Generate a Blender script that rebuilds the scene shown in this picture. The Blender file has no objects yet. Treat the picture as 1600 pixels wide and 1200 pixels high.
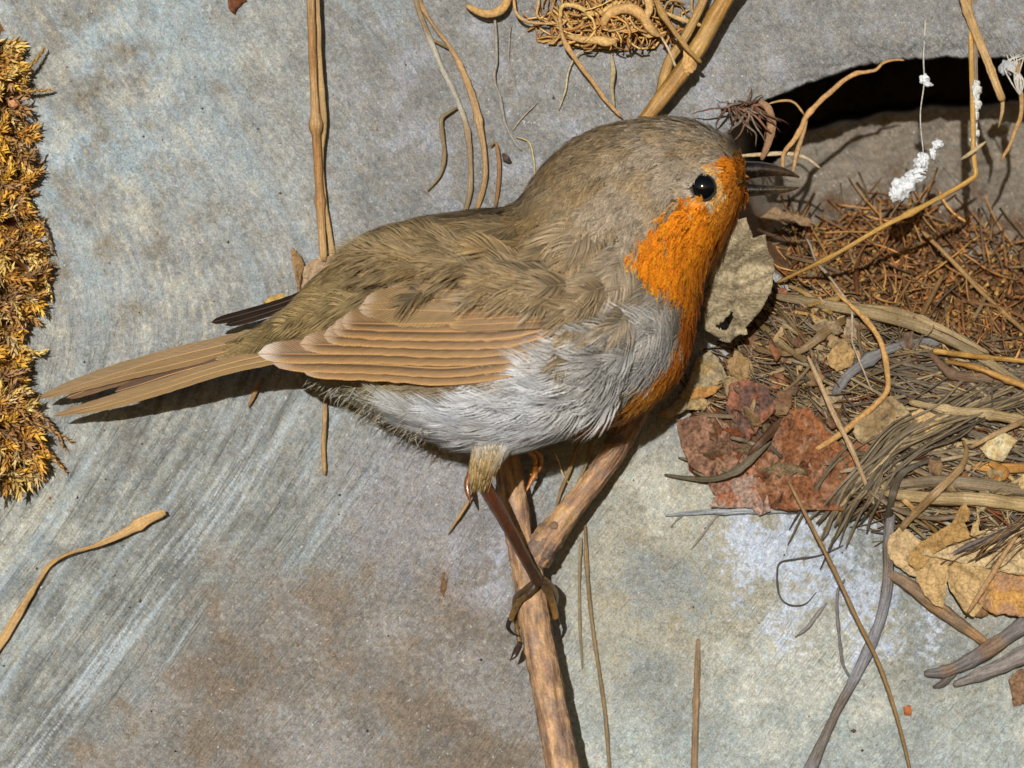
# Robin perched on a forked twig in front of a rock face, nest hollow on the right
import bpy, math, random
import numpy as np
from mathutils.bvhtree import BVHTree
from mathutils.geometry import delaunay_2d_cdt

random.seed(7)
rng = np.random.default_rng(7)
scene = bpy.context.scene
COL = scene.collection

# ------------------------------------------------------------------ camera
CM = 0.01
DCAM, WID = 45.0, 18.2            # camera distance to the rock and width of rock seen, in cm
cam_data = bpy.data.cameras.new('camera')
cam = bpy.data.objects.new('camera', cam_data)
COL.objects.link(cam)
cam.location = (0, -DCAM * CM, 0)
cam.rotation_euler = (math.radians(90), 0, 0)
cam_data.sensor_width = 36
cam_data.lens = 36 * DCAM / WID
cam_data.clip_start = 0.02
cam_data.clip_end = 500
cam_data.dof.use_dof = True
cam_data.dof.focus_distance = (DCAM - 1.6) * CM
cam_data.dof.aperture_fstop = 25
scene.camera = cam

# ------------------------------------------------------------------ sky and sun
SUN_DIR = np.array([0.14, 1.0, -0.18]); SUN_DIR /= np.linalg.norm(SUN_DIR)   # way the light travels
elev = math.asin(-SUN_DIR[2]); azim = math.atan2(-SUN_DIR[0], -SUN_DIR[1])
world = bpy.data.worlds.new('World'); scene.world = world
world.use_nodes = True
wn = world.node_tree
bg = wn.nodes['Background']
sky = wn.nodes.new('ShaderNodeTexSky')
sky.sky_type = 'NISHITA'; sky.sun_disc = False
sky.sun_elevation = elev; sky.sun_rotation = azim
wn.links.new(sky.outputs[0], bg.inputs[0])
bg.inputs[1].default_value = 0.05
from mathutils import Vector
sun_d = bpy.data.lights.new('sun', 'SUN'); sun_d.energy = 5.0; sun_d.angle = math.radians(0.6)  # sun-type lamp standing in for the camera flash
sun_d.color = (1.0, 0.995, 0.985)
sun = bpy.data.objects.new('sun', sun_d); COL.objects.link(sun)
sun.rotation_euler = Vector(SUN_DIR.tolist()).to_track_quat('-Z', 'Y').to_euler()
sun.location = (-0.3, -1.0, 0.4)
scene.view_settings.view_transform = 'Standard'
scene.view_settings.look = 'None'
scene.view_settings.gamma = 1
scene.view_settings.use_curve_mapping = False
scene.view_settings.exposure = 0.06
scene.render.resolution_x, scene.render.resolution_y = 1024, 768

# ------------------------------------------------------------------ numeric helpers
def P(u, v, d):
    """photo direction (u, v) taken at d cm in front of the rock plane -> metres"""
    u = np.asarray(u, float); v = np.asarray(v, float); d = np.asarray(d, float)
    s = (DCAM - d) / DCAM * WID / 1600 * CM
    return np.stack([(u - 800) * s, -d * CM + 0 * u, (600 - v) * s], -1)

def lin(c):
    c = np.asarray(c, float) / 255.0
    return np.where(c <= 0.04045, c / 12.92, ((c + 0.055) / 1.055) ** 2.4)

ALB = 0.80
def A(*c):
    return lin(c) * ALB

def sstep(a, b, x):
    t = np.clip((np.asarray(x, float) - a) / (b - a), 0, 1)
    return t * t * (3 - 2 * t)

_PM = np.random.default_rng(99).permutation(4096).astype(np.int32)
_PM2 = np.concatenate([_PM, _PM])
_GA = np.random.default_rng(98).random(4096) * 2 * np.pi
_GX, _GY = np.cos(_GA), np.sin(_GA)

def perlin(x, y, seed=0):
    x = np.asarray(x, float); y = np.asarray(y, float)
    x, y = np.broadcast_arrays(x, y)
    ix = np.floor(x); iy = np.floor(y); fx = x - ix; fy = y - iy
    ix = ix.astype(np.int32) + seed * 131; iy = iy.astype(np.int32) + seed * 57
    px0 = _PM[ix & 4095]; px1 = _PM[(ix + 1) & 4095]; y0 = iy & 4095; y1 = (iy + 1) & 4095
    def g(a, b):
        t = _PM2[(px1 if a else px0) + (y1 if b else y0)]
        return _GX[t] * (fx - a) + _GY[t] * (fy - b)
    sx = fx * fx * fx * (fx * (fx * 6 - 15) + 10); sy = fy * fy * fy * (fy * (fy * 6 - 15) + 10)
    n0 = g(0, 0) * (1 - sx) + g(1, 0) * sx
    n1 = g(0, 1) * (1 - sx) + g(1, 1) * sx
    return (n0 * (1 - sy) + n1 * sy) * 1.5

def fbm(x, y, seed=0, o=4, gain=0.5):
    t = 0; a = 1.0; x = np.asarray(x, float); y = np.asarray(y, float)
    for i in range(o):
        t = t + a * perlin(x, y, seed + i * 17); a *= gain; x = x * 2.03; y = y * 2.03
    return t

def catmull(pts, n):
    p = np.asarray(pts, float)
    if len(p) == 2:
        t = np.linspace(0, 1, n)[:, None]
        return p[0] * (1 - t) + p[1] * t
    seg = np.linalg.norm(np.diff(p[:, :2], axis=0), axis=1); k = np.concatenate([[0], np.cumsum(np.sqrt(seg + 1e-6))])
    e = np.vstack([2 * p[0] - p[1], p, 2 * p[-1] - p[-2]])
    ke = np.concatenate([[k[0] - (k[1] - k[0])], k, [k[-1] + (k[-1] - k[-2])]])
    out = []
    for t in np.linspace(0, k[-1], n):
        i = min(max(np.searchsorted(k, t, side='right') - 1, 0), len(p) - 2) + 1
        t0, t1, t2, t3 = ke[i - 1:i + 3]; P0, P1, P2, P3 = e[i - 1:i + 3]
        a1 = (t1 - t) / (t1 - t0) * P0 + (t - t0) / (t1 - t0) * P1
        a2 = (t2 - t) / (t2 - t1) * P1 + (t - t1) / (t2 - t1) * P2
        a3 = (t3 - t) / (t3 - t2) * P2 + (t - t2) / (t3 - t2) * P3
        b1 = (t2 - t) / (t2 - t0) * a1 + (t - t0) / (t2 - t0) * a2
        b2 = (t3 - t) / (t3 - t1) * a2 + (t - t1) / (t3 - t1) * a3
        out.append((t2 - t) / (t2 - t1) * b1 + (t - t1) / (t2 - t1) * b2)
    return np.array(out)

def in_poly(u, v, poly):
    u = np.asarray(u, float); v = np.asarray(v, float)
    c = np.zeros(u.shape, bool); n = len(poly)
    for i in range(n):
        x1, y1 = poly[i]; x2, y2 = poly[(i + 1) % n]
        if y1 == y2: continue
        c ^= ((y1 > v) != (y2 > v)) & (u < (x2 - x1) * (v - y1) / (y2 - y1) + x1)
    return c

def poly_dist(u, v, poly):
    d = np.full(np.shape(u), 1e9); n = len(poly)
    for i in range(n):
        a = np.array(poly[i], float); b = np.array(poly[(i + 1) % n], float)
        ab = b - a; t = np.clip(((u - a[0]) * ab[0] + (v - a[1]) * ab[1]) / (ab @ ab), 0, 1)
        d = np.minimum(d, np.hypot(u - a[0] - t * ab[0], v - a[1] - t * ab[1]))
    return np.where(in_poly(u, v, poly), d, -d)

def norm(a):
    return a / (np.linalg.norm(a, axis=-1, keepdims=True) + 1e-12)

# ------------------------------------------------------------------ object helpers
WL = {}
def tag(o, label=None, cat=None, group=None, kind=None):
    if label: o['label'] = label
    if cat: o['category'] = cat
    if group: o['group'] = group
    if kind: o['kind'] = kind
    return o

def thing(name, label, cat, loc, group=None):
    o = bpy.data.objects.new(name, None); o.empty_display_size = 0.005
    COL.objects.link(o); o.location = tuple(loc); WL[o.name] = np.array(loc, float)
    return tag(o, label, cat, group)

def mk(name, verts, faces, mat, parent=None, cols=None, uv=None, smooth=True):
    """faces: list of index arrays, each (n,3) or (n,4); verts in world metres"""
    verts = np.asarray(verts, float)
    org = verts.mean(0)
    pl = WL[parent.name] if parent else np.zeros(3)
    me = bpy.data.meshes.new(name)
    if isinstance(faces, np.ndarray): faces = [faces]
    faces = [np.asarray(f, np.int32) for f in faces if len(f)]
    nl = sum(f.size for f in faces); nf = sum(len(f) for f in faces)
    me.vertices.add(len(verts)); me.vertices.foreach_set('co', (verts - org).astype(np.float32).ravel())
    me.loops.add(nl); me.polygons.add(nf)
    li = np.concatenate([f.ravel() for f in faces])
    cnt = np.concatenate([np.full(len(f), f.shape[1], np.int32) for f in faces])
    st = np.concatenate([[0], np.cumsum(cnt)[:-1]]).astype(np.int32)
    me.loops.foreach_set('vertex_index', li)
    me.polygons.foreach_set('loop_start', st)
    try: me.polygons.foreach_set('loop_total', cnt)
    except Exception: pass
    if uv is not None:
        l = me.uv_layers.new(name='UVMap')
        l.data.foreach_set('uv', np.asarray(uv, np.float32)[li].ravel())
    if cols is not None:
        cols = np.asarray(cols, float)
        if cols.ndim == 1: cols = np.tile(cols, (len(verts), 1))
        ca = me.color_attributes.new('Col', 'FLOAT_COLOR', 'POINT')
        ca.data.foreach_set('color', np.concatenate([np.clip(cols, 0, 1), np.ones((len(cols), 1))], 1).astype(np.float32).ravel())
    me.update(calc_edges=True); me.validate()
    if smooth:
        me.polygons.foreach_set('use_smooth', np.ones(len(me.polygons), bool))
    me.materials.append(mat)
    o = bpy.data.objects.new(name, me); COL.objects.link(o)
    if parent: o.parent = parent
    o.location = tuple(org - pl); WL[o.name] = org
    return o

def grid_faces(nr, nc, wrap=False, off=0):
    r = np.arange(nr - 1)[:, None]; c = np.arange(nc if wrap else nc - 1)[None, :]
    c2 = (c + 1) % nc
    f = np.stack([r * nc + c, r * nc + c2, (r + 1) * nc + c2, (r + 1) * nc + c], -1).reshape(-1, 4)
    return f + off

def tube(path, rad, sides=8, flat=1.0, up=(0, -1, 0), rough=0.0, seed=0):
    """path (n,3) metres, rad (n,) metres; flat squashes it along `up`"""
    path = np.asarray(path, float); n = len(path); rad = np.broadcast_to(np.asarray(rad, float), (n,))
    t = norm(np.gradient(path, axis=0)); up = np.array(up, float)
    b = np.cross(t, up); w = np.linalg.norm(b, axis=1)
    alt = np.cross(t, np.array([0.3, 0.2, 1.0]))
    b = norm(np.where((w < 0.15)[:, None], alt, b)); nn = np.cross(b, t)
    a = np.linspace(0, 2 * np.pi, sides, endpoint=False)
    r = rad[:, None] * np.ones(sides)
    if rough and sides >= 8:
        r = r * (1 + 0.09 * np.sin(np.arange(sides) * 2.4 + seed))[None, :]
    if rough:
        k = np.arange(n)[:, None]
        r = r * (1 + rough * (0.6 * perlin(k * 0.11 + seed * 3.1, a[None, :] * 1.3 + seed) + 0.6 * perlin(k * 0.37 + seed, a[None, :] * 2.1 + 5)))
    v = path[:, None, :] + r[..., None] * (np.cos(a)[None, :, None] * b[:, None, :] + flat * np.sin(a)[None, :, None] * nn[:, None, :])
    v = v.reshape(-1, 3)
    L = np.concatenate([[0], np.cumsum(np.linalg.norm(np.diff(path, axis=0), axis=1))])
    uv = np.stack(np.broadcast_arrays(L[:, None] * 100, (a / (2 * np.pi))[None, :]), -1).reshape(-1, 2)
    f = grid_faces(n, sides, True)
    v = np.vstack([v, path[:1], path[-1:]]); uv = np.vstack([uv, [[0, 0]], [[L[-1] * 100, 0]]])
    i = np.arange(sides); j = (i + 1) % sides
    caps = np.vstack([np.stack([j, i, np.full(sides, n * sides)], 1),
                      np.stack([(n - 1) * sides + i, (n - 1) * sides + j, np.full(sides, n * sides + 1)], 1)])
    return v, [f, caps], uv

def merge(parts):
    """[(v, [faces], uv or None, cols)] -> one"""
    V, F3, F4, U, C, o = [], [], [], [], [], 0
    for v, fs, uv, c in parts:
        V.append(v); U.append(uv if uv is not None else np.zeros((len(v), 2)))
        c = np.asarray(c, float); C.append(np.tile(c, (len(v), 1)) if c.ndim == 1 else c)
        for f in (fs if isinstance(fs, list) else [fs]):
            if len(f): (F3 if f.shape[1] == 3 else F4).append(f + o)
        o += len(v)
    fs = []
    if F3: fs.append(np.vstack(F3))
    if F4: fs.append(np.vstack(F4))
    return np.vstack(V), fs, np.vstack(U), np.vstack(C)

# ------------------------------------------------------------------ materials
def new_mat(name):
    m = bpy.data.materials.new(name); m.use_nodes = True
    nt = m.node_tree; b = nt.nodes['Principled BSDF']
    return m, nt, b

def nd(nt, kind, **kw):
    n = nt.nodes.new(kind)
    for k, v in kw.items(): setattr(n, k, v)
    return n

def noise(nt, vec, scale, detail=3, rough=0.55):
    n = nd(nt, 'ShaderNodeTexNoise'); n.inputs['Scale'].default_value = scale
    n.inputs['Detail'].default_value = detail; n.inputs['Roughness'].default_value = rough
    if vec is not None: nt.links.new(vec, n.inputs['Vector'])
    return n.outputs['Fac']

def ramp(nt, fac, stops):
    r = nd(nt, 'ShaderNodeValToRGB'); e = r.color_ramp.elements
    while len(e) < len(stops): e.new(0.5)
    for i, (p, c) in enumerate(stops):
        e[i].position = p; e[i].color = (c, c, c, 1) if np.isscalar(c) else (*c, 1)
    nt.links.new(fac, r.inputs['Fac']); return r.outputs['Color']

def mixc(nt, a, b, fac, mode='MULTIPLY'):
    m = nd(nt, 'ShaderNodeMix', data_type='RGBA', blend_type=mode)
    for sock, val in ((m.inputs[0], fac), (m.inputs[6], a), (m.inputs[7], b)):
        if hasattr(val, 'is_linked'): nt.links.new(val, sock)
        else: sock.default_value = val
    return m.outputs[2]

def mapping(nt, src, scale, rot=(0, 0, 0)):
    m = nd(nt, 'ShaderNodeMapping'); m.inputs['Scale'].default_value = scale; m.inputs['Rotation'].default_value = rot
    nt.links.new(src, m.inputs['Vector']); return m.outputs[0]

def bump(nt, b, h, strength, dist):
    bp = nd(nt, 'ShaderNodeBump'); bp.inputs['Strength'].default_value = strength; bp.inputs['Distance'].default_value = dist
    nt.links.new(h, bp.inputs['Height']); nt.links.new(bp.outputs[0], b.inputs['Normal'])

def col_attr(nt):
    a = nd(nt, 'ShaderNodeVertexColor'); a.layer_name = 'Col'; return a.outputs['Color']

def fibre_mat(name, rough=0.55, spec=0.35, lo=0.55, hi=1.3, along=0.7, across=11.0, bstr=0.9, bdist=0.0003):
    m, nt, b = new_mat(name)
    uv = nd(nt, 'ShaderNodeTexCoord').outputs['UV']
    f = noise(nt, mapping(nt, uv, (along, across, 1)), 2.0, 4)
    g = noise(nt, nd(nt, 'ShaderNodeTexCoord').outputs['Object'], 2400, 4, 0.65)
    k = ramp(nt, f, [(0.3, lo), (0.7, hi)]); k2 = ramp(nt, g, [(0.3, 0.72), (0.7, 1.22)])
    c = mixc(nt, mixc(nt, col_attr(nt), k, 1.0), k2, 1.0)
    nt.links.new(c, b.inputs['Base Color'])
    b.inputs['Roughness'].default_value = rough; b.inputs['Specular IOR Level'].default_value = spec
    bump(nt, b, f, bstr, bdist)
    return m

def plain_mat(name, rough=0.6, spec=0.3, gscale=600, lo=0.8, hi=1.15, bstr=0.4, bdist=0.0002, detail=4):
    m, nt, b = new_mat(name)
    g = noise(nt, nd(nt, 'ShaderNodeTexCoord').outputs['Object'], gscale, detail)
    c = mixc(nt, col_attr(nt), ramp(nt, g, [(0.3, lo), (0.7, hi)]), 1.0)
    nt.links.new(c, b.inputs['Base Color'])
    b.inputs['Roughness'].default_value = rough; b.inputs['Specular IOR Level'].default_value = spec
    bump(nt, b, g, bstr, bdist)
    return m

M_STRAW = fibre_mat('dry_straw', 0.5, 0.35)
M_WOOD = fibre_mat('twig_bark', 0.65, 0.25, 0.5, 1.35, 1.3, 9.0, 1.0, 0.0004)
M_ROOT = plain_mat('root_fibre', 0.75, 0.15, 1800, 0.62, 1.25)
def leaf_mat():
    m = plain_mat('dead_leaf', 0.65, 0.2, 1900, 0.66, 1.25, 0.8, 0.0004, 6)
    nt = m.node_tree; b = nt.nodes['Principled BSDF']; src = b.inputs['Base Color'].links[0].from_socket
    oc = nd(nt, 'ShaderNodeTexCoord').outputs['Object']
    wv = nd(nt, 'ShaderNodeTexNoise'); wv.inputs['Scale'].default_value = 300; nt.links.new(oc, wv.inputs['Vector'])
    mx = nd(nt, 'ShaderNodeMix', data_type='VECTOR'); mx.inputs[0].default_value = 0.004
    nt.links.new(oc, mx.inputs[4]); nt.links.new(wv.outputs['Color'], mx.inputs[5])
    vo = nd(nt, 'ShaderNodeTexVoronoi', feature='DISTANCE_TO_EDGE'); vo.inputs['Scale'].default_value = 420
    nt.links.new(mx.outputs[1], vo.inputs['Vector'])
    c = mixc(nt, src, ramp(nt, vo.outputs['Distance'], [(0.0, 0.5), (0.05, 1.0)]), 0.8)
    nt.links.new(c, b.inputs['Base Color'])
    return m
M_LEAF = leaf_mat()
M_BARK = plain_mat('flaking_bark', 0.8, 0.15, 1600, 0.45, 1.4, 1.0, 0.0006, 6)
M_MOSS = plain_mat('dry_moss', 0.6, 0.3, 300, 0.8, 1.15, 0.2, 0.0002)
M_FLUFF = plain_mat('cobweb_fluff', 0.9, 0.1, 900, 0.8, 1.1, 0.8, 0.0004)
M_PLUME = plain_mat('contour_plumage', 0.55, 0.25, 150, 0.9, 1.08, 0.0, 0.0001, 2)
M_BODY = plain_mat('downy_skin', 0.9, 0.05, 500, 0.8, 1.1)

def vane_mat():
    m, nt, b = new_mat('flight_feather_vane')
    uv = nd(nt, 'ShaderNodeTexCoord').outputs['UV']          # x: along in cm, y: -1..1 across
    sep = nd(nt, 'ShaderNodeSeparateXYZ'); nt.links.new(uv, sep.inputs[0])
    ab = nd(nt, 'ShaderNodeMath', operation='ABSOLUTE'); nt.links.new(sep.outputs[1], ab.inputs[0])
    m1 = nd(nt, 'ShaderNodeMath', operation='MULTIPLY_ADD'); nt.links.new(ab.outputs[0], m1.inputs[0])
    m1.inputs[1].default_value = -0.42; nt.links.new(sep.outputs[0], m1.inputs[2])
    s = nd(nt, 'ShaderNodeMath', operation='MULTIPLY'); nt.links.new(m1.outputs[0], s.inputs[0]); s.inputs[1].default_value = 95
    sn = nd(nt, 'ShaderNodeMath', operation='SINE'); nt.links.new(s.outputs[0], sn.inputs[0])
    cb = nd(nt, 'ShaderNodeCombineXYZ'); nt.links.new(m1.outputs[0], cb.inputs[0]); nt.links.new(sep.outputs[1], cb.inputs[1])
    n = noise(nt, mapping(nt, cb.outputs[0], (14, 0.7, 1)), 2.0, 3)
    ad = nd(nt, 'ShaderNodeMath', operation='MULTIPLY_ADD'); nt.links.new(sn.outputs[0], ad.inputs[0]); ad.inputs[1].default_value = 0.3
    nt.links.new(n, ad.inputs[2])
    c = mixc(nt, col_attr(nt), ramp(nt, ad.outputs[0], [(0.15, 0.48), (0.8, 1.28)]), 1.0)
    nt.links.new(c, b.inputs['Base Color']); b.inputs['Roughness'].default_value = 0.5
    b.inputs['Specular IOR Level'].default_value = 0.35
    bump(nt, b, ad.outputs[0], 0.35, 0.0002)
    return m
M_VANE = vane_mat()

def gloss_mat(name, rough, spec, coat=0.0, gscale=400, lo=0.6, hi=1.2):
    m = plain_mat(name, rough, spec, gscale, lo, hi, 0.5, 0.00015)
    b = m.node_tree.nodes['Principled BSDF']; b.inputs['Coat Weight'].default_value = coat; b.inputs['Coat Roughness'].default_value = 0.08
    return m
M_BILL = gloss_mat('horn_bill', 0.22, 0.7, 0.5, 1800, 0.5, 1.4)
M_LEG = gloss_mat('scaled_leg', 0.35, 0.5, 0.2, 1900, 0.55, 1.3)
M_EYE = gloss_mat('wet_eye', 0.05, 0.5, 0.0, 50, 0.95, 1.05)
M_EYE.node_tree.nodes['Bump'].inputs['Strength'].default_value = 0
# ------------------------------------------------------------------ rock face
EDGE_U = [1100, 1150, 1195, 1230, 1260, 1330, 1400, 1500, 1600, 1750, 2100]
EDGE_V = [215, 200, 155, 142, 130, 106, 93, 88, 90, 110, 150]
RIM_U = [1100, 1150, 1250, 1350, 1500, 1600, 1800, 2100]
RIM_V = [300, 350, 440, 485, 530, 560, 620, 680]
MND_U = [1100, 1180, 1220, 1260, 1330, 1450, 1600, 2100]
MND_V = [300, 280, 240, 205, 186, 166, 160, 200]
def v_edge(u): return np.interp(u, EDGE_U, EDGE_V) + 3.0 * fbm(u / 26.0, u * 0 + 3.3, 91, 4, 0.6)
def v_rim(u): return np.interp(u, RIM_U, RIM_V)
def v_mound(u): return np.interp(u, MND_U, MND_V) + 5 * perlin(u / 40.0, u * 0 + 0.7, 92)

def strata(u, v):
    """coordinates across and along the bent foliation of the slate"""
    w = np.sqrt((v - 520.0) ** 2 + 130.0 ** 2)
    s = u * 0.80 + w * 0.60 + 9 * perlin(u / 260, v / 260, 5)
    return s, v + 0.35 * u

def brown_mask(u, v):
    n1 = fbm(u / 190, v / 190, 101, 3); n2 = fbm(u / 60, v / 60, 105, 3)
    dl = u - (420 - (v - 760) * 0.72)
    return sstep(-60, 120, dl + 90 * n2) * sstep(770, 960, v + 110 * n1 + 60 * n2 + 0.15 * (u - 500)) * sstep(900, 820, u)

def foliated(u, v):
    return sstep(720, 470, u + 0.3 * np.maximum(v - 560, 0) - 60 * sstep(300, 0, v)) * (1 - brown_mask(u, v))

def rock_front(u, v):
    s, t = strata(u, v)
    d = 0.16 * fbm(u / 420 + 3, v / 420, 11, 3)
    fol = foliated(u, v)
    low = sstep(420, 640, v)
    d = d + fol * (0.008 + 0.045 * low) * fbm(s / 18, t / 220, 21, 4, 0.6)
    d = d - fol * low * 0.07 * sstep(0.07, 0.0, np.abs(perlin(s / 34, t / 260, 27))) * sstep(0.0, 0.3, perlin(s / 90, t / 160, 28))
    ridge = 1 - np.abs(perlin(s / 62, t / 520, 33))
    d = d + fol * 0.05 * sstep(0.72, 1.0, ridge) * low
    # little scarp running up to the right in the lower left
    line = (u - (430 - (v - 660) * 0.78 + 20 * perlin(v / 90, v * 0, 8)))
    d = d + 0.13 * sstep(14, -14, line) * sstep(560, 680, v) * sstep(1300, 1000, v)
    grit = sstep(380, 720, u + 0.3 * (v - 600)) + 0.5 * sstep(250, 60, v)
    d = d + np.clip(grit, 0, 1) * (0.016 * fbm(u / 16, v / 16, 41, 3, 0.6) + 0.030 * fbm(u / 70, v / 70, 45, 3))
    d = d + 0.009 * fbm(u / 7, v / 7, 51, 2)
    ck = np.abs(perlin(u / 95 + .5 * perlin(u / 30, v / 30, 57), v / 70, 58)); d = d - 0.09 * sstep(0.022, 0.0, ck) * sstep(.15, .4, perlin(u / 120, v / 120, 59)) * sstep(560, 700, v)
    # far left edge turns away, lower right boulder bulges out, overhanging ledge top right
    d = d - 1.5 * sstep(40, -400, u) ** 1.5
    d = d + 0.45 * sstep(880, 1250, u) * sstep(640, 820, v) * sstep(1700, 1000, v)
    d = d + 0.40 * sstep(1000, 1300, u) * sstep(330, 60, v)
    # pitted lip of the ledge
    lip = sstep(60, 0, v_edge(u) - v) * sstep(1150, 1250, u)
    d = d + lip * 0.05 * fbm(u / 12, v / 12, 61, 3) - lip ** 3 * 0.10
    # nest shelf recedes behind the litter
    return d

def rock_d(u, v):
    u = np.asarray(u, float); v = np.asarray(v, float)
    front = rock_front(u, v)
    ve = v_edge(u); vr = v_rim(u); vm = np.maximum(v_mound(u), ve + 12)
    a = sstep(1135, 1225, u)
    x = np.clip((vr - v) / (vr - vm), 0, 1.3)
    floor_ = -3.9 * np.sin(np.clip(x, 0, 1) * np.pi * .5) ** 0.8 + 0.20 * fbm(u / 55, v / 40, 71, 4)
    deep = sstep(vm + 4, vm - 12, v)
    inner = floor_ * (1 - deep) + (-15.0) * deep
    inside = (v > ve + 0.5) & (v < vr)
    return np.where(inside, front * (1 - a) + (inner + 0.1) * a, front)

def rock_col(u, v):
    s, t = strata(u, v)
    n1 = fbm(u / 190, v / 190, 101, 4); n2 = fbm(u / 60, v / 60, 105, 4); n3 = fbm(u / 9, v / 9, 108, 3, 0.65)
    st = fbm(s / 7.5, t / 95, 111, 4, 0.65); st2 = fbm(s / 46, t / 420, 117, 3)
    def mix(c, col, m): return c + (lin(col) * ALB - c) * np.clip(m, 0, 1)[..., None]
    c = np.ones(np.shape(u) + (3,)) * (lin((168, 168, 163)) * ALB)
    ul = sstep(520, 120, u) * sstep(560, 150, v)
    c = mix(c, (178, 190, 194), ul * sstep(-0.35, 0.5, n1 + 0.5 * st2 + 0.2))
    c = mix(c, (160, 146, 120), sstep(600, 150, u) * sstep(0.05, 0.55, -n2 * 0.7 + st * 0.5) * 0.6)
    c = mix(c, (190, 186, 170), sstep(620, 250, u) * sstep(0.05, 0.5, n2 * .7 + st * 0.5 - .3 * n1) * 0.6)
    c = mix(c, (152, 155, 150), sstep(420, 800, v) * sstep(700, 300, u) * 0.7)
    c = mix(c, (194, 192, 178), sstep(230, 20, u + 0.4 * np.abs(v - 800)) * sstep(-0.1, 0.5, n2 + 0.2) * 0.8)
    up = sstep(430, 640, u) * sstep(460, 300, v)
    c = mix(c, (151, 148, 143), up * 0.85)
    c = mix(c, (166, 166, 172), up * sstep(0.1, 0.6, n2) * 0.6)
    # brown gritty stone, lower middle
    br = brown_mask(u, v)
    c = mix(c, (148, 139, 128), br * .92)
    c = mix(c, (138, 122, 104), br * sstep(.0, .5, -n1 + .5 * n2) * .7)
    c = mix(c, (160, 157, 153), br * sstep(.0, .5, n1 + .5 * n3) * .55)
    lav = sstep(470, 600, u) * sstep(870, 780, u) * sstep(660, 720, v) * sstep(920, 840, v + 50 * n2)
    c = mix(c, (160, 156, 156), lav * 0.8)
    lw = np.exp(-(((u - 760) / 55) ** 2 + ((v - 880) / 60) ** 2)); c = mix(c, (186, 188, 200), lw * sstep(-0.2, 0.3, n2) * 0.9)
    # pale boulder, lower right
    pr = sstep(850, 940, u) * sstep(640, 760, v)
    c = mix(c, (188, 184, 166), pr)
    c = mix(c, (156, 142, 116), pr * sstep(0.0, 0.5, n2 - 0.05 + .3 * n3) * 0.75 * sstep(1150, 950, v))
    c = mix(c, (160, 166, 165), pr * sstep(0.0, 0.5, -n1 + .4 * n3) * 0.7)
    c = mix(c, (184, 192, 188), pr * sstep(1000, 1160, v + 120 * n1) * 0.75)
    c = mix(c, (206, 204, 190), pr * sstep(.15, .6, n1 + .5 * n2) * .6)
    lich = np.exp(-(((u - 1275) / 130) ** 2 + ((v - 895) / 105) ** 2)) + 0.8 * np.exp(-(((u - 1400) / 60) ** 2 + ((v - 1010) / 55) ** 2)) \
        + 0.7 * np.exp(-(((u - 1180) / 70) ** 2 + ((v - 835) / 45) ** 2))
    lm = sstep(0.42, 0.95, lich + 0.75 * n2 + 0.6 * n3 - 0.05) * sstep(.06, .3, lich)
    c = mix(c, (198, 207, 222), lm * 0.85)
    # hollow floor: brown soil
    ins = (v > v_edge(u) + 2) & (v < v_rim(u) + 20) & (u > 1130)
    x = np.clip((v_rim(u) - v) / 300.0, 0, 1.4)
    soil = lin((112, 76, 44)) * ALB + (lin((140, 128, 112)) * ALB - lin((112, 76, 44)) * ALB) * sstep(0.40, 0.75, x + 0.3 * n2 + .4 * sstep(1380, 1240, u))[..., None]
    c = np.where(ins[..., None], soil, c)
    # foliation streaks, grain
    fol = foliated(u, v)
    c = c * (1 + 0.15 * fol * st * (1 + .8 * sstep(560, 760, v)) + 0.20 * n3 + 0.17 * n2 + .10 * n1)[..., None]
    ln = u - (415 - (v - 700) * 0.74); bd = np.exp(-((ln + 12) / 34) ** 2) * sstep(600, 720, v)
    c = mix(c, (206, 216, 222), bd * sstep(-.1, .45, st + .5 * st2) * .85)
    bright = fol * sstep(0.45, 0.95, st * .8 + 0.6 * st2)
    c = mix(c, (208, 214, 216), bright * 0.75 * sstep(560, 760, v + 0.0 * u) )
    blue = fol * sstep(0.2, 0.8, st2 + 0.3 * n1 + .3 * st)
    c = mix(c, (164, 178, 183), blue * 0.5)
    return np.clip(c * 1.10, 0.01, 0.8)

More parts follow.
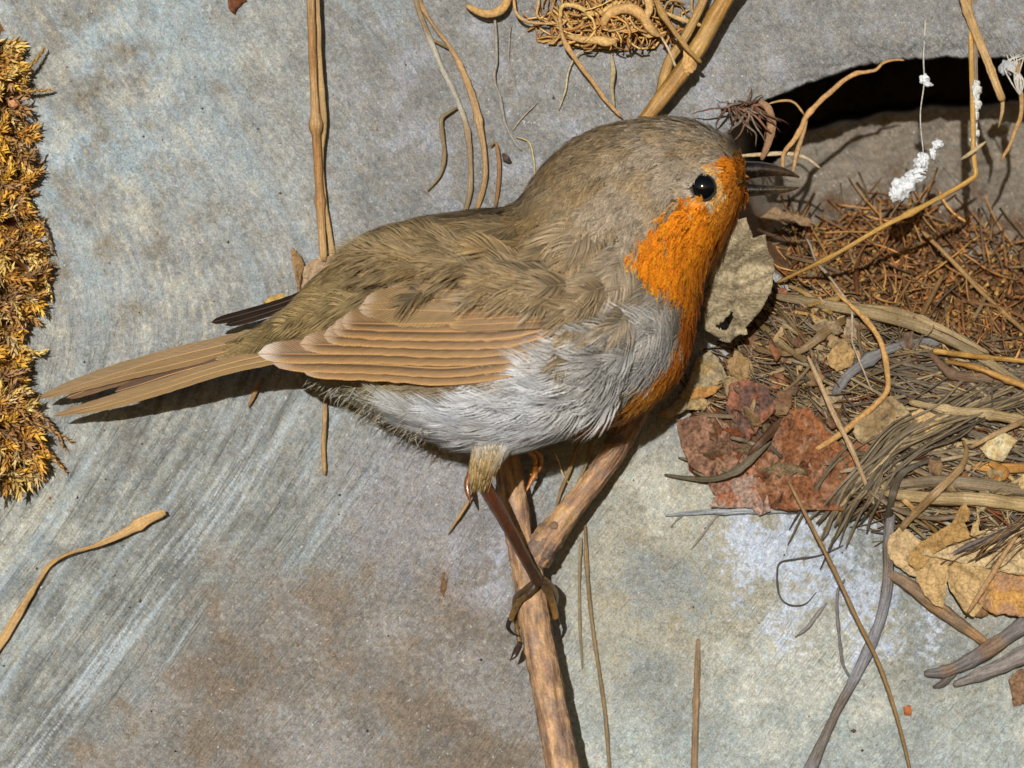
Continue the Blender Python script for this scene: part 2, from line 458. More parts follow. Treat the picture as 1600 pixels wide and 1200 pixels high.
def build_rock():
    U = np.concatenate([np.arange(-560, -40, 16), np.arange(-40, 1640, 3.2), np.arange(1640, 2160, 16)])
    ev = v_edge(U)
    r1 = np.concatenate([np.linspace(0, 0.62, 24, endpoint=False), np.linspace(0.62, 1, 66)])
    base_top = -420.0
    rows_top = base_top + (ev[None, :] - base_top) * r1[:, None]
    r2 = np.concatenate([np.linspace(0, 1, 345)[:-1], np.linspace(1, 1.38, 26)])
    rows_bot = ev[None, :] + 1.0 + (1220 - ev[None, :]) * r2[:, None]
    V = np.vstack([rows_top, rows_bot]); UU = np.broadcast_to(U, V.shape)
    d = np.empty(V.shape)
    d[:len(r1)] = rock_front(UU[:len(r1)], V[:len(r1)])
    d[len(r1):] = rock_d(UU[len(r1):], V[len(r1):])
    c = rock_col(UU, V)
    pos = P(UU, V, d).reshape(-1, 3)
    s, t = strata(UU, V)
    uv = np.stack([s / 88.0, t / 88.0], -1).reshape(-1, 2)
    m, nt, b = new_mat('slate_rock')
    tc = nd(nt, 'ShaderNodeTexCoord')
    streak = noise(nt, mapping(nt, tc.outputs['UV'], (26, 3.2, 1)), 1.0, 5, 0.65)
    grain = noise(nt, tc.outputs['Object'], 900, 6, 0.7)
    grit = noise(nt, tc.outputs['Object'], 3200, 4, 0.75)
    c0 = col_attr(nt)
    c1 = mixc(nt, c0, ramp(nt, streak, [(0.3, 0.86), (0.7, 1.12)]), 0.4)
    c2 = mixc(nt, c1, ramp(nt, grain, [(0.3, 0.76), (0.5, 1.0), (0.7, 1.22)]), 0.9)
    c2 = mixc(nt, c2, ramp(nt, grit, [(0.33, 0.58), (0.5, 1.0), (0.67, 1.48)]), 0.9)
    # pale mineral specks and dark pits
    def off(v): 
        m_ = nd(nt, 'ShaderNodeMapping'); m_.inputs['Location'].default_value = v; nt.links.new(tc.outputs['Object'], m_.inputs['Vector']); return m_.outputs[0]
    tan = noise(nt, off((3, 1, 2)), 620, 5, 0.7); blu = noise(nt, off((7, 5, 1)), 480, 5, 0.7)
    c2 = mixc(nt, c2, (1.05, 0.98, 0.84, 1), ramp(nt, tan, [(0.50, 0.0), (0.70, 1.0)]))
    c2 = mixc(nt, c2, (0.93, 1.01, 1.08, 1), ramp(nt, blu, [(0.45, 0.0), (0.66, 1.0)]))
    sp = noise(nt, off((11, 2, 9)), 1500, 3, 0.6); pit = noise(nt, off((4, 13, 6)), 1300, 3, 0.6)
    c3 = mixc(nt, c2, (0.72, 0.73, 0.72, 1), ramp(nt, sp, [(0.66, 0.0), (0.73, 0.85)]), 'MIX')
    c4 = mixc(nt, c3, (0.07, 0.062, 0.055, 1), ramp(nt, pit, [(0.68, 0.0), (0.75, 0.8)]), 'MIX')
    nt.links.new(c4, b.inputs['Base Color'])
    b.inputs['Roughness'].default_value = 0.52; b.inputs['Specular IOR Level'].default_value = 0.4
    add = nd(nt, 'ShaderNodeMath', operation='MULTIPLY_ADD'); nt.links.new(grain, add.inputs[0]); add.inputs[1].default_value = 0.45
    nt.links.new(streak, add.inputs[2])
    add2 = nd(nt, 'ShaderNodeMath', operation='MULTIPLY_ADD'); nt.links.new(grit, add2.inputs[0]); add2.inputs[1].default_value = 0.5
    nt.links.new(add.outputs[0], add2.inputs[2])
    bump(nt, b, add2.outputs[0], 1.0, 0.0009)
    o = mk('rock_face', pos, grid_faces(*V.shape), m, None, c.reshape(-1, 3), uv)
    tag(o, kind='structure')
build_rock()

# lookup tables so that later code can ask for the rock surface cheaply
_TU = np.arange(-600, 2200, 4.0); _TV = np.arange(-440, 1720, 4.0)
_TUU, _TVV = np.meshgrid(_TU, _TV)
_TAB = {'front': rock_front(_TUU, _TVV)}
_TAB['rock'] = rock_d(_TUU, _TVV)
def lookup(tab, u, v):
    u, v = np.broadcast_arrays(np.asarray(u, float), np.asarray(v, float)); T = _TAB[tab]
    x = np.clip((u - _TU[0]) / 4.0, 0, len(_TU) - 1.001); y = np.clip((v - _TV[0]) / 4.0, 0, len(_TV) - 1.001)
    i = x.astype(int); j = y.astype(int); fx = x - i; fy = y - j
    return (T[j, i] * (1 - fx) + T[j, i + 1] * fx) * (1 - fy) + (T[j + 1, i] * (1 - fx) + T[j + 1, i + 1] * fx) * fy
def rock_front(u, v): return lookup('front', u, v)
def rock_d(u, v): return lookup('rock', u, v)
# ------------------------------------------------------------------ nest
NEST_POLY = [(1085, 600), (1130, 545), (1185, 470), (1250, 425), (1350, 470), (1500, 520), (1620, 548), (1800, 590), (1800, 905), (1600, 900), (1480, 850),
             (1390, 840), (1330, 805), (1270, 792), (1180, 790), (1120, 790), (1060, 740), (1050, 660)]
def nest_d(u, v):
    pd = poly_dist(u, v, NEST_POLY) + 10 * perlin(np.asarray(u) / 30, np.asarray(v) / 30, 203)
    th = sstep(-6, 60, pd)
    base = rock_front(u, v)
    return base - 0.15 + th * (0.62 + 0.16 * fbm(np.asarray(u) / 60, np.asarray(v) / 36, 205, 4)) + 0.05 * fbm(np.asarray(u) / 14, np.asarray(v) / 9, 208, 3), pd

_nd, _pd = nest_d(_TUU, _TVV)
_TAB['pd'] = poly_dist(_TUU, _TVV, NEST_POLY)
_TAB['surf'] = np.where(_pd > -4, np.maximum(_TAB['rock'], _nd), _TAB['rock'])
def surf(u, v): return lookup('surf', u, v)
def nest_in(u, v): return float(lookup('pd', u, v))

def strand_path(pts, n, h_abs=False, r=0.05):
    """pts: (u, v, h) with h cm above the surface (or cm in front of the rock plane if h_abs)"""
    pts = [tuple(p) if len(p) == 3 else (p[0], p[1], 0.0) for p in pts]
    if h_abs:
        q = catmull(pts, n); return q
    ctrl = [(u, v, float(surf(u, v)) + h + r) for u, v, h in pts]
    q = catmull(ctrl, n)
    h = catmull([(u, v, hh) for u, v, hh in pts], n)[:, 2]
    q[:, 2] = np.maximum(q[:, 2], surf(q[:, 0], q[:, 1]) + 0.35 * r + np.minimum(h, 0))
    return q

def strand(name, pts, w, col, parent=None, label=None, cat=None, group=None, flat=0.7, mat=None, h_abs=False, n=None, sides=8,
           rough=0.12, end=0.55, col2=None, wob=0.0):
    w = np.atleast_1d(np.asarray(w, float)); pxcm = WID / 1600
    L = sum(math.hypot(pts[i + 1][0] - pts[i][0], pts[i + 1][1] - pts[i][1]) for i in range(len(pts) - 1))
    n = n or int(np.clip(L / 7, 8, 70))
    q = strand_path(pts, n, h_abs, float(w.mean()) * pxcm * 0.5 * flat)
    sd = random.randint(0, 9999)
    if wob:
        k = np.arange(n); q[:, 0] += wob * perlin(k * 0.23, k * 0 + 0.5, sd); q[:, 1] += wob * perlin(k * 0.23, k * 0 + 7.5, sd)
    t = np.linspace(0, 1, n)
    r = np.interp(t, np.linspace(0, 1, len(w)), w) * pxcm * 0.5 * CM if len(w) > 1 else np.full(n, w[0] * pxcm * 0.5 * CM)
    r = r * (1 + 0.12 * perlin(t * 9, t * 0 + 0.3, sd))
    if w.mean() < 14: r = r * (1 + 0.10 * perlin(t * 37, t * 0 + 1.3, sd + 5))
    if L > 120 and n > 20 and w.mean() < 14:
        for _k in range(random.randint(1, 3)):
            r = r * (1 + .32 * np.exp(-((t - random.uniform(.1, .9)) * n / 1.3) ** 2))
    r[0] *= end; r[-1] *= end
    if sides >= 8 and end > .5: r[1] *= .92; r[-2] *= .92
    path = P(q[:, 0], q[:, 1], q[:, 2])
    v, f, uv = tube(path, r, sides, flat, rough=rough, seed=sd % 97)
    c = np.asarray(col, float); c = c * .86 + c.mean() * .14
    cc = np.tile(lin(c) * ALB, (len(v), 1))
    if col2 is not None:
        tt = np.concatenate([np.repeat(t, sides), [0, 1]])
        m = sstep(-0.25, 0.35, perlin(tt * 5, tt * 0 + 0.4, sd + 3))[:, None]
        cc = cc * (1 - m) + lin(col2) * ALB * m
    tt = np.concatenate([np.repeat(t, sides), [0, 1]])
    cc = cc * (1 + 0.14 * perlin(tt * 14, tt * 0 + 3.4, sd))[:, None]
    uv = uv + np.array([sd % 53, 0])
    o = mk(name, v, f, mat or M_STRAW, parent, cc, uv)
    if label: tag(o, label, cat, group)
    return o

nest = thing('bird_nest', 'untidy nest of dry grass and roots packed on the rock ledge under the hollow', 'nest', P(1400, 700, 0.4))

def build_nest_base():
    U = np.arange(1030, 1830, 4.0); V = np.arange(400, 930, 4.0)
    UU, VV = np.meshgrid(U, V)
    d, pd = nest_d(UU, VV)
    keep = pd > -10
    idx = -np.ones(UU.shape, int)
    idx[keep] = np.arange(keep.sum())
    q = np.stack([idx[:-1, :-1], idx[:-1, 1:], idx[1:, 1:], idx[1:, :-1]], -1).reshape(-1, 4)
    q = q[(q >= 0).all(1)]
    n = fbm(UU / 40, VV / 30, 220, 4); n2 = fbm(UU / 9, VV / 9, 223, 3)
    c = lin((88, 66, 44)) * ALB * np.ones(UU.shape + (3,))
    c = c + (lin((122, 104, 76)) * ALB - c) * sstep(-0.1, 0.5, n)[..., None]
    c = c + (lin((112, 62, 36)) * ALB - c) * (sstep(0.1, 0.5, -n) * sstep(1420, 1250, UU))[..., None]
    c = c * (1 + 0.35 * n2)[..., None]
    o = mk('nest_base', P(UU, VV, d)[keep], q, M_BARK, nest, np.clip(c[keep], 0.01, 0.8))
    tag(o, 'crumbly brown soil and leaf mould between the straws')
build_nest_base()

def rand_strand(region, ang, dang, Lr, wr, cols, parent, hr=(0.0, 0.14), name='straw', bend=0.25):
    while True:
        u = random.uniform(region[0], region[2]); v = random.uniform(region[1], region[3])
        if nest_in(u, v) > 4: break
    a = math.radians(random.gauss(ang, dang)); L = random.uniform(*Lr); k = random.gauss(0, bend)
    pts = []
    for t in (-0.5, -0.17, 0.17, 0.5):
        off = k * (t * t - 0.1) * L
        pts.append((u + math.cos(a) * t * L - math.sin(a) * off, v + math.sin(a) * t * L + math.cos(a) * off, random.uniform(*hr)))
    c = random.choice(cols); c = tuple(np.clip(np.array(c) * random.uniform(0.8, 1.12), 0, 255))
    return strand(name, pts, random.uniform(*wr), c, parent, n=14, sides=6, flat=random.uniform(0.35, 0.8))

GREYS = [(148, 130, 100), (126, 112, 90), (164, 142, 104), (112, 100, 84), (178, 150, 102), (132, 108, 78)]
GOLD = [(184, 142, 76), (196, 150, 78), (170, 128, 70), (160, 110, 56)]
# grass stems packed into the nest wall, one part each
for k in range(120):
    rand_strand((1320, 555, 1640, 720), 8, 20, (80, 230), (2.5, 6.5), GREYS, nest)
for k in range(34):
    rand_strand((1400, 700, 1640, 800), 6, 18, (90, 220), (3, 8), GREYS + GOLD[:1], nest)
for k in range(26):
    rand_strand((1180, 440, 1400, 600), 20, 35, (50, 140), (2.5, 6), GREYS + GOLD, nest)
for k in range(16):
    rand_strand((1080, 560, 1300, 760), 35, 40, (40, 90), (4, 8), GREYS, nest)
# twisted bundle that runs down to the left out of the nest
for k in range(36):
    a, b = random.gauss(0, 17), random.gauss(0, 20)
    pts = [(1590 + random.uniform(-60, 60), 598 + a * 1.4, 0.16), (1490 + b, 650 + a, 0.24), (1410 + b, 695 + a, 0.26), (1345 + a, 762 + a * 0.7, 0.22),
           (1300 + a * 1.5 + random.uniform(-8, 14), 822 + b + random.uniform(-22, 24), 0.12)]
    c = random.choice([(118, 102, 78), (134, 116, 86), (100, 86, 66), (148, 126, 88)])
    strand('straw', pts, random.uniform(2, 5), tuple(np.array(c) * random.uniform(.8, 1.25)), nest, n=26, sides=6, flat=0.6, wob=6)
# named stems of the nest, by their photo positions
NS = [
    ([(1208, 462, .16), (1300, 478, .22), (1370, 492, .30), (1440, 512, .34), (1510, 545, .30), (1580, 590, .2), (1620, 620, .12)], (12, 20, 18, 10), (150, 126, 82), .45),
    ([(1330, 478, .3), (1400, 486, .42), (1470, 512, .4), (1545, 552, .3)], (8, 12, 6), (168, 140, 92), .4),
    ([(1302, 622, .10), (1322, 590, .14), (1352, 566, .16), (1392, 545, .16), (1450, 534, .14), (1520, 540, .1)], (13, 16, 14, 12), (124, 121, 118), .4),
    ([(1458, 548, .30), (1520, 556, .30), (1620, 566, .28)], (9, 8, 8), (206, 152, 66), .9),
    ([(1476, 564, .22), (1530, 576, .24), (1570, 592, .24), (1625, 612, .22)], (5, 9, 10), (198, 142, 62), .9),
    ([(1450, 548, .12), (1490, 585, .14), (1545, 590, .14), (1640, 604, .12)], (10, 18, 12), (126, 92, 60), .5),
    ([(1420, 628, .2), (1490, 642, .26), (1550, 648, .26), (1640, 668, .24)], (10, 16, 15), (178, 150, 100), .5),
    ([(1382, 770, .18), (1450, 778, .2), (1530, 780, .22), (1640, 796, .22)], (14, 22, 20), (182, 152, 98), .45),
    ([(1390, 758, .1), (1470, 752, .12), (1640, 772, .12)], (14, 22, 20), (134, 112, 78), .45),
    ([(1392, 846, .12), (1420, 812, .24), (1460, 772, .34), (1504, 726, .36), (1510, 700, .3), (1504, 688, .26)], (9, 13, 13, 10, 3), (166, 132, 84), .5),
    ([(1400, 770, .16), (1420, 788, .16), (1465, 832, .12)], (8, 9, 7), (190, 146, 78), .6),
    ([(1372, 772, .14), (1400, 800, .14), (1448, 842, .1)], (6, 7, 5), (186, 160, 108), .6),
    ([(1384, 764, .12), (1430, 812, .12), (1456, 828, .1)], (5, 6, 5), (168, 140, 92), .6),
    ([(1440, 800, .12), (1480, 818, .12), (1500, 822, .08)], (5, 6, 4), (176, 162, 128), .6),
    ([(1340, 694, .1), (1380, 700, .14), (1440, 698, .12), (1470, 690, .1)], (6, 7, 5), (112, 88, 62), .7),
    ([(1515, 700, .26), (1560, 676, .28), (1640, 640, .24)], (7, 9, 8), (172, 136, 84), .7),
    ([(1508, 726, .1), (1560, 732, .12), (1640, 728, .1)], (12, 16, 14), (196, 136, 52), .4),
    ([(1546, 722, .14), (1570, 740, .14), (1545, 755, .1)], (10, 14, 8), (188, 126, 44), .4),
    ([(1205, 470, .2), (1232, 500, .22), (1262, 540, .2), (1270, 560, .2), (1250, 590, .2), (1225, 612, .14)], (4, 5, 5, 4), (140, 112, 70), .9),
    ([(1180, 545, .16), (1215, 552, .2), (1250, 548, .22), (1290, 520, .22), (1322, 498, .2)], (8, 11, 13, 12), (140, 110, 68), .5),
    ([(1282, 470, .28), (1300, 474, .3), (1310, 466, .28), (1262, 478, .2)], (5, 8, 6), (186, 144, 76), .7),
    ([(1232, 446, .16), (1258, 458, .2), (1285, 480, .2), (1300, 490, .16)], (6, 10, 8), (176, 138, 74), .5),
    ([(1180, 500, .12), (1225, 540, .14), (1260, 566, .1)], (9, 12, 8), (150, 124, 78), .5),
    ([(1255, 640, .12), (1222, 660, .16), (1185, 695, .18), (1170, 712, .1)], (14, 18, 14, 8), (104, 74, 50), .6),
]
for pts, w, c, fl in NS:
    strand('straw', pts, w, c, nest, flat=fl, n=40, sides=10, rough=0.1, col2=tuple(np.array(c) * 0.82))

# fine fibre too small to pick apart: nest wall and the cup inside the hollow
def fibres(n, gen, parent, name, label):
    parts = []
    for i in range(n):
        q, r, c = gen()
        v, f, uv = tube(P(q[:, 0], q[:, 1], q[:, 2]), np.full(len(q), r * CM), 3)
        parts.append((v, f, uv, lin(np.clip(c, 0, 255)) * ALB))
    V, F, UV, C = merge(parts)
    return tag(mk(name, V, F, M_ROOT, parent, C, UV), label, kind='stuff')

def gen_wall():
    while True:
        u = random.uniform(1080, 1650); v = random.uniform(440, 880)
        if nest_in(u, v) > 2 and not (u < 1340 and v > 640): break
    a = math.radians(random.gauss(12 if u > 1320 else 30, 30)); L = random.uniform(20, 95); k = random.gauss(0, 0.35)
    t = np.linspace(-0.5, 0.5, 6); off = k * (t * t) * L
    uu = u + np.cos(a) * t * L - np.sin(a) * off; vv = v + np.sin(a) * t * L + np.cos(a) * off
    d = surf(uu, vv) + 0.02 + random.uniform(0, 0.14) * (1 - (2 * t) ** 2 * 0.6)
    c = np.array(random.choice(GREYS + [(86, 70, 54), (120, 70, 42)])) * random.uniform(0.7, 1.1)
    return np.stack([uu, vv, d], 1), random.uniform(0.008, 0.024), c
fibres(1500, gen_wall, nest, 'fine_fibre', 'thin grass and root fibres matted into the nest')

def gen_cup():
    u = random.uniform(1235, 1680); v0 = float(v_rim(u)); v = v0 + 6 - (110 + 100 * float(sstep(1260, 1400, u))) * random.random() ** 1.3
    a = math.radians(random.choice([random.gauss(-55, 25), random.gauss(15, 30), random.gauss(60, 20)])); L = random.uniform(30, 120); k = random.gauss(0, 0.3)
    t = np.linspace(-0.5, 0.5, 7); off = k * (t * t) * L
    uu = u + np.cos(a) * t * L - np.sin(a) * off; vv = v + np.sin(a) * t * L + np.cos(a) * off
    vv = np.minimum(vv, v_rim(uu) + 10)
    d = rock_d(uu, vv) + 0.04 + random.uniform(0, 0.35) * (1 - (2 * t) ** 2)
    d = np.maximum(d, -4.8)
    c = np.array(random.choice([(136, 92, 52), (108, 78, 50), (154, 110, 64), (92, 68, 46), (172, 128, 74), (120, 100, 72)])) * random.uniform(0.85, 1.3)
    return np.stack([uu, vv, d], 1), random.uniform(0.012, 0.03), c
fibres(330, gen_cup, nest, 'cup_lining', 'brown rootlets lining the shaded nest cup')
# moss lumps in the cup
def gen_moss():
    u = random.uniform(1240, 1680); v0 = float(v_rim(u)); v = random.uniform(v0 - 95 - 90 * float(sstep(1260, 1400, u)), v0 - 10)
    a = random.uniform(0, 6.28); L = random.uniform(8, 20); t = np.linspace(0, 1, 4)
    uu = u + np.cos(a) * t * L; vv = np.minimum(v + np.sin(a) * t * L, v_rim(uu) + 8)
    d = np.maximum(rock_d(uu, vv), -4.8) + 0.02 + random.uniform(0.05, 0.3) * t
    c = np.array(random.choice([(140, 94, 52), (120, 86, 54), (100, 74, 50), (146, 116, 66)])) * random.uniform(0.8, 1.25)
    return np.stack([uu, vv, d], 1), random.uniform(0.02, 0.05), c
fibres(1100, gen_moss, nest, 'cup_moss', 'brown moss tufts inside the nest cup')
for pts, w, c in [([(1440, 360, .5), (1490, 410, .5), (1540, 462, .45), (1620, 535, .3)], (7, 8, 7), (176, 134, 78)),
                  ([(1520, 500, .2), (1532, 480, .3), (1542, 458, .4)], (8, 7, 5), (160, 132, 84)),
                  ([(1436, 500, .15), (1455, 465, .3), (1474, 428, .3)], (8, 9, 7), (158, 118, 66)),
                  ([(1398, 480, .15), (1412, 455, .25), (1425, 434, .3)], (5, 6, 4), (150, 104, 52)),
                  ([(1360, 445, .2), (1385, 430, .3), (1415, 434, .2)], (7, 8, 6), (138, 86, 44)),
                  ([(1464, 508, .1), (1480, 490, .2), (1490, 476, .2)], (6, 7, 5), (152, 104, 50)),
                  ([(1405, 430, .2), (1412, 395, .25), (1428, 372, .2)], (6, 7, 5), (140, 92, 46)),
                  ([(1340, 460, .15), (1338, 420, .25), (1350, 380, .2)], (8, 9, 6), (128, 72, 34)),
                  ([(1230, 400, .2), (1300, 420, .3), (1345, 450, .2)], (6, 7, 5), (118, 88, 54)),
                  ([(1500, 470, .2), (1560, 480, .2), (1610, 500, .2)], (6, 7, 5), (140, 96, 50))]:
    strand('straw', pts, w, c, nest, flat=0.8, sides=6)
# ------------------------------------------------------------------ dead leaves, bark, loose stems
def sheet(name, outline, col, label=None, cat=None, parent=None, h=0.06, tilt=(0, 0), amp=0.06, thick=0.02, step=4.0, veins=(), holes=(), mat=None,
          col2=None, crack=0.0, group=None, curl=0.0, vein_col=0.72, seed=None, ref='mean', mottle=0.16, follow=0.0, grow=1.0):
    """a thin curled sheet with real thickness; tilt in cm per 100 px"""
    sd = seed if seed is not None else random.randint(0, 9999)
    ol = []
    n = len(outline); _c = np.array(outline, float).mean(0); outline = [tuple(_c + (np.array(p, float) - _c) * grow) for p in outline]
    for i in range(n):                                     # ragged edge
        a = np.array(outline[i], float); b = np.array(outline[(i + 1) % n], float); L = np.hypot(*(b - a)); m = max(1, int(L / 5))
        for k in range(m):
            p = a + (b - a) * k / m; nrm = np.array([-(b - a)[1], (b - a)[0]]) / (L + 1e-6)
            ol.append(p + nrm * 1.8 * float(fbm(p[0] / 9, p[1] / 9, sd, 2)))
    ol = np.array(ol); lo = ol.min(0); hi = ol.max(0)
    gu, gv = np.meshgrid(np.arange(lo[0], hi[0], step), np.arange(lo[1], hi[1], step))
    gu = gu + (np.arange(gu.shape[0]) % 2)[:, None] * step * 0.5
    gu = gu.ravel(); gv = gv.ravel(); olt = [tuple(p) for p in ol]
    k = poly_dist(gu, gv, olt) > step * 0.45
    pts = [Vector(p) for p in ol] + [Vector((a, b)) for a, b in zip(gu[k], gv[k])]
    m = len(ol)
    vs, es, fs, *_ = delaunay_2d_cdt(pts, [(i, (i + 1) % m) for i in range(m)], [], 1, 1e-4)
    v2 = np.array([tuple(p) for p in vs]); tri = np.array([f for f in fs if len(f) == 3])
    cen = v2[tri].mean(1)
    for hl in holes: tri = tri[~in_poly(cen[:, 0], cen[:, 1], hl)]; cen = v2[tri].mean(1)
    c0 = ol.mean(0); u, v = v2[:, 0], v2[:, 1]
    sref = surf(ol[:, 0], ol[:, 1])
    d = float(np.mean(sref) if ref == 'mean' else np.percentile(sref, 85)) + h
    d = d + tilt[0] * (u - c0[0]) / 100 + tilt[1] * (v - c0[1]) / 100
    d = d * (1 - follow) + follow * (surf(u, v) + h)
    d = d + 1.3 * amp * fbm(u / 55, v / 55, sd + 5, 3) + 0.25 * amp * fbm(u / 14, v / 14, sd + 9, 2)
    if curl:
        e = poly_dist(u, v, olt); d = d + curl * sstep(22, 0, e) * (0.6 + perlin(u / 30, v / 30, sd + 2))
    base = lin(col) * ALB; c = np.tile(base, (len(u), 1))
    if col2 is not None:
        mm = sstep(-0.15, 0.35, fbm(u / 34, v / 34, sd + 21, 3))[:, None]; c = c * (1 - mm) + lin(col2) * ALB * mm
    c = c * (1 + mottle * fbm(u / 9, v / 9, sd + 31, 3) - .35 * sstep(.45, .8, fbm(u / 5, v / 5, sd + 37, 2)))[:, None]
    for vn in veins:
        pl = np.array(vn, float); dist = np.full(len(u), 1e9)
        for i in range(len(pl) - 1):
            a, b = pl[i], pl[i + 1]; ab = b - a
            t = np.clip(((u - a[0]) * ab[0] + (v - a[1]) * ab[1]) / (ab @ ab), 0, 1)
            dist = np.minimum(dist, np.hypot(u - a[0] - t * ab[0], v - a[1] - t * ab[1]))
        q = np.exp(-(dist / 2.4) ** 2); d = d + 0.04 * q
        c = c * (1 - (1 - vein_col) * q)[:, None]
    if crack:
        x = u * 0.97 + v * 0.22; y = v - 0.2 * u
        r = np.abs(perlin(x / 20 + 0.25 * perlin(u / 12, v / 12, sd), y / 95, sd + 41)); r2 = np.abs(perlin(x / 40 + .3 * perlin(u / 9, v / 9, sd + 2), y / 30, sd + 43))
        g = sstep(0.09, 0.02, r) * sstep(-.15, .15, perlin(u / 26, v / 26, sd + 77)) + 0.7 * sstep(0.05, 0.0, r2)
        d = d - crack * g + crack * 0.5 * fbm(x / 10, y / 30, sd + 45, 3)
    if crack: c = c * (1 - .72 * np.clip(g, 0, 1))[:, None]
    keep = np.unique(tri); remap = -np.ones(len(u), int); remap[keep] = np.arange(len(keep)); tri = remap[tri]
    u, v, d, c = u[keep], v[keep], d[keep], c[keep]; N = len(u)
    # orient towards the camera
    a = v2[keep][tri]; ar = (a[:, 1, 0] - a[:, 0, 0]) * (a[:, 2, 1] - a[:, 0, 1]) - (a[:, 1, 1] - a[:, 0, 1]) * (a[:, 2, 0] - a[:, 0, 0])
    tri[ar > 0] = tri[ar > 0][:, ::-1]
    e = np.vstack([tri[:, [0, 1]], tri[:, [1, 2]], tri[:, [2, 0]]]); es_ = {}
    for x, y in e: es_[(x, y)] = 1
    be = np.array([(x, y) for (x, y) in es_ if (y, x) not in es_])
    front = P(u, v, d); back = P(u, v, d - thick)
    side = np.stack([be[:, 1], be[:, 0], be[:, 0] + N, be[:, 1] + N], 1)
    o = mk(name, np.vstack([front, back]), [np.vstack([tri, tri[:, ::-1] + N]), side], mat or M_LEAF, parent, np.vstack([c, c * 0.85]))
    if label: tag(o, label, cat, group)
    return o

# --- leaves and bark on the nest
sheet('dead_leaf', [(1165, 340), (1174, 362), (1176, 372), (1196, 366), (1200, 392), (1210, 408), (1208, 440), (1204, 458), (1190, 484), (1171, 505), (1164, 512), (1168, 522),
                    (1152, 524), (1138, 536), (1122, 528), (1108, 520), (1096, 512), (1098, 480), (1106, 440), (1118, 400), (1134, 368), (1152, 344)],
      (158, 142, 112), 'large pale beige dead leaf with a torn hole, hanging below the beak', 'leaf', h=1.7, tilt=(0.1, -0.75), amp=0.10, thick=0.025,
      veins=[[(1156, 345), (1150, 400), (1146, 460), (1143, 525)], [(1148, 420), (1180, 395), (1200, 385)], [(1147, 450), (1175, 440), (1203, 425)], [(1150, 400), (1128, 420), (1110, 450)], [(1146, 470), (1120, 480), (1102, 498)]],
      holes=[[(1116, 512), (1134, 498), (1146, 486), (1143, 504), (1136, 516)]], col2=(176, 160, 126), vein_col=0.62, seed=11, ref='max')
sheet('leaf_scrap', [(1176, 348), (1195, 335), (1212, 322), (1222, 330), (1245, 335), (1266, 342), (1268, 355), (1250, 352), (1240, 344), (1222, 342), (1205, 352), (1192, 366), (1180, 368)],
      (138, 112, 82), 'ragged brown leaf scrap with stalk beside the top of the beige leaf', 'leaf', h=0.6, tilt=(-0.3, 0.2), amp=0.08, thick=0.02, seed=12)
sheet('dead_leaf', [(1025, 648), (1050, 632), (1075, 600), (1086, 560), (1108, 548), (1122, 560), (1136, 588), (1130, 598), (1108, 606), (1090, 604), (1078, 618), (1100, 622), (1122, 636), (1100, 642), (1072, 640), (1052, 652), (1034, 652)],
      (150, 134, 104), 'crumpled grey tan leaf tucked under the orange breast', 'leaf', h=0.28, amp=0.1, thick=0.02, col2=(168, 142, 96), curl=0.10, seed=13)
sheet('leaf_scrap', [(1074, 618), (1090, 604), (1112, 604), (1130, 600), (1118, 614), (1100, 622), (1082, 624)],
      (176, 126, 66), 'small orange tan leaf scrap on the crumpled grey leaf', 'leaf', h=0.34, amp=0.05, thick=0.02, seed=14)
sheet('leaf_scrap', [(1136, 562), (1158, 552), (1176, 566), (1178, 586), (1160, 596), (1140, 586)],
      (150, 120, 78), 'small brown leaf piece right of the crumpled grey leaf', 'leaf', h=0.26, amp=0.05, thick=0.02, seed=15)
sheet('bark_flake', [(1056, 656), (1090, 650), (1118, 648), (1142, 668), (1166, 704), (1172, 738), (1150, 760), (1128, 786), (1112, 768), (1100, 742), (1076, 726), (1064, 698)],
      (124, 92, 72), 'reddish brown bark flake with dark vertical cracks under the breast', 'bark', h=0.22, tilt=(0.05, 0.02), amp=0.04, thick=0.05, step=2.6, mat=M_BARK, col2=(152, 114, 90), crack=0.06, seed=16)
sheet('bark_flake', [(1180, 716), (1206, 690), (1224, 650), (1262, 652), (1290, 690), (1318, 720), (1328, 760), (1316, 800), (1284, 796), (1232, 798), (1196, 792), (1182, 762)],
      (130, 84, 54), 'rust orange bark flake, the largest one, left of the twisted grass bundle', 'bark', h=0.26, tilt=(-0.02, 0.05), amp=0.05, thick=0.06, step=2.6, mat=M_BARK, col2=(150, 110, 82), crack=0.06, seed=17, mottle=0.3)
sheet('bark_flake', [(1110, 792), (1126, 762), (1152, 742), (1178, 722), (1190, 752), (1200, 776), (1204, 798), (1186, 806), (1174, 794), (1140, 794)],
      (164, 138, 122), 'pale pink grey bark flake at the lower edge of the litter', 'bark', h=0.2, amp=0.06, thick=0.06, step=2.6, mat=M_BARK, col2=(166, 112, 84), crack=0.04, seed=18)
sheet('bark_flake', [(1140, 600), (1166, 592), (1200, 606), (1212, 640), (1186, 668), (1170, 690), (1150, 664), (1134, 640)],
      (104, 78, 68), 'purplish brown bark flake above the cracked red flake', 'bark', h=0.2, amp=0.08, thick=0.05, mat=M_BARK, col2=(146, 96, 72), crack=0.05, seed=19)
sheet('bark_flake', [(1232, 640), (1264, 636), (1300, 680), (1352, 736), (1344, 758), (1316, 720), (1284, 690), (1250, 672)],
      (150, 96, 60), 'brown bark strip slanting right behind the thin pale straw', 'bark', h=0.2, amp=0.06, thick=0.05, mat=M_BARK, crack=0.04, seed=20)
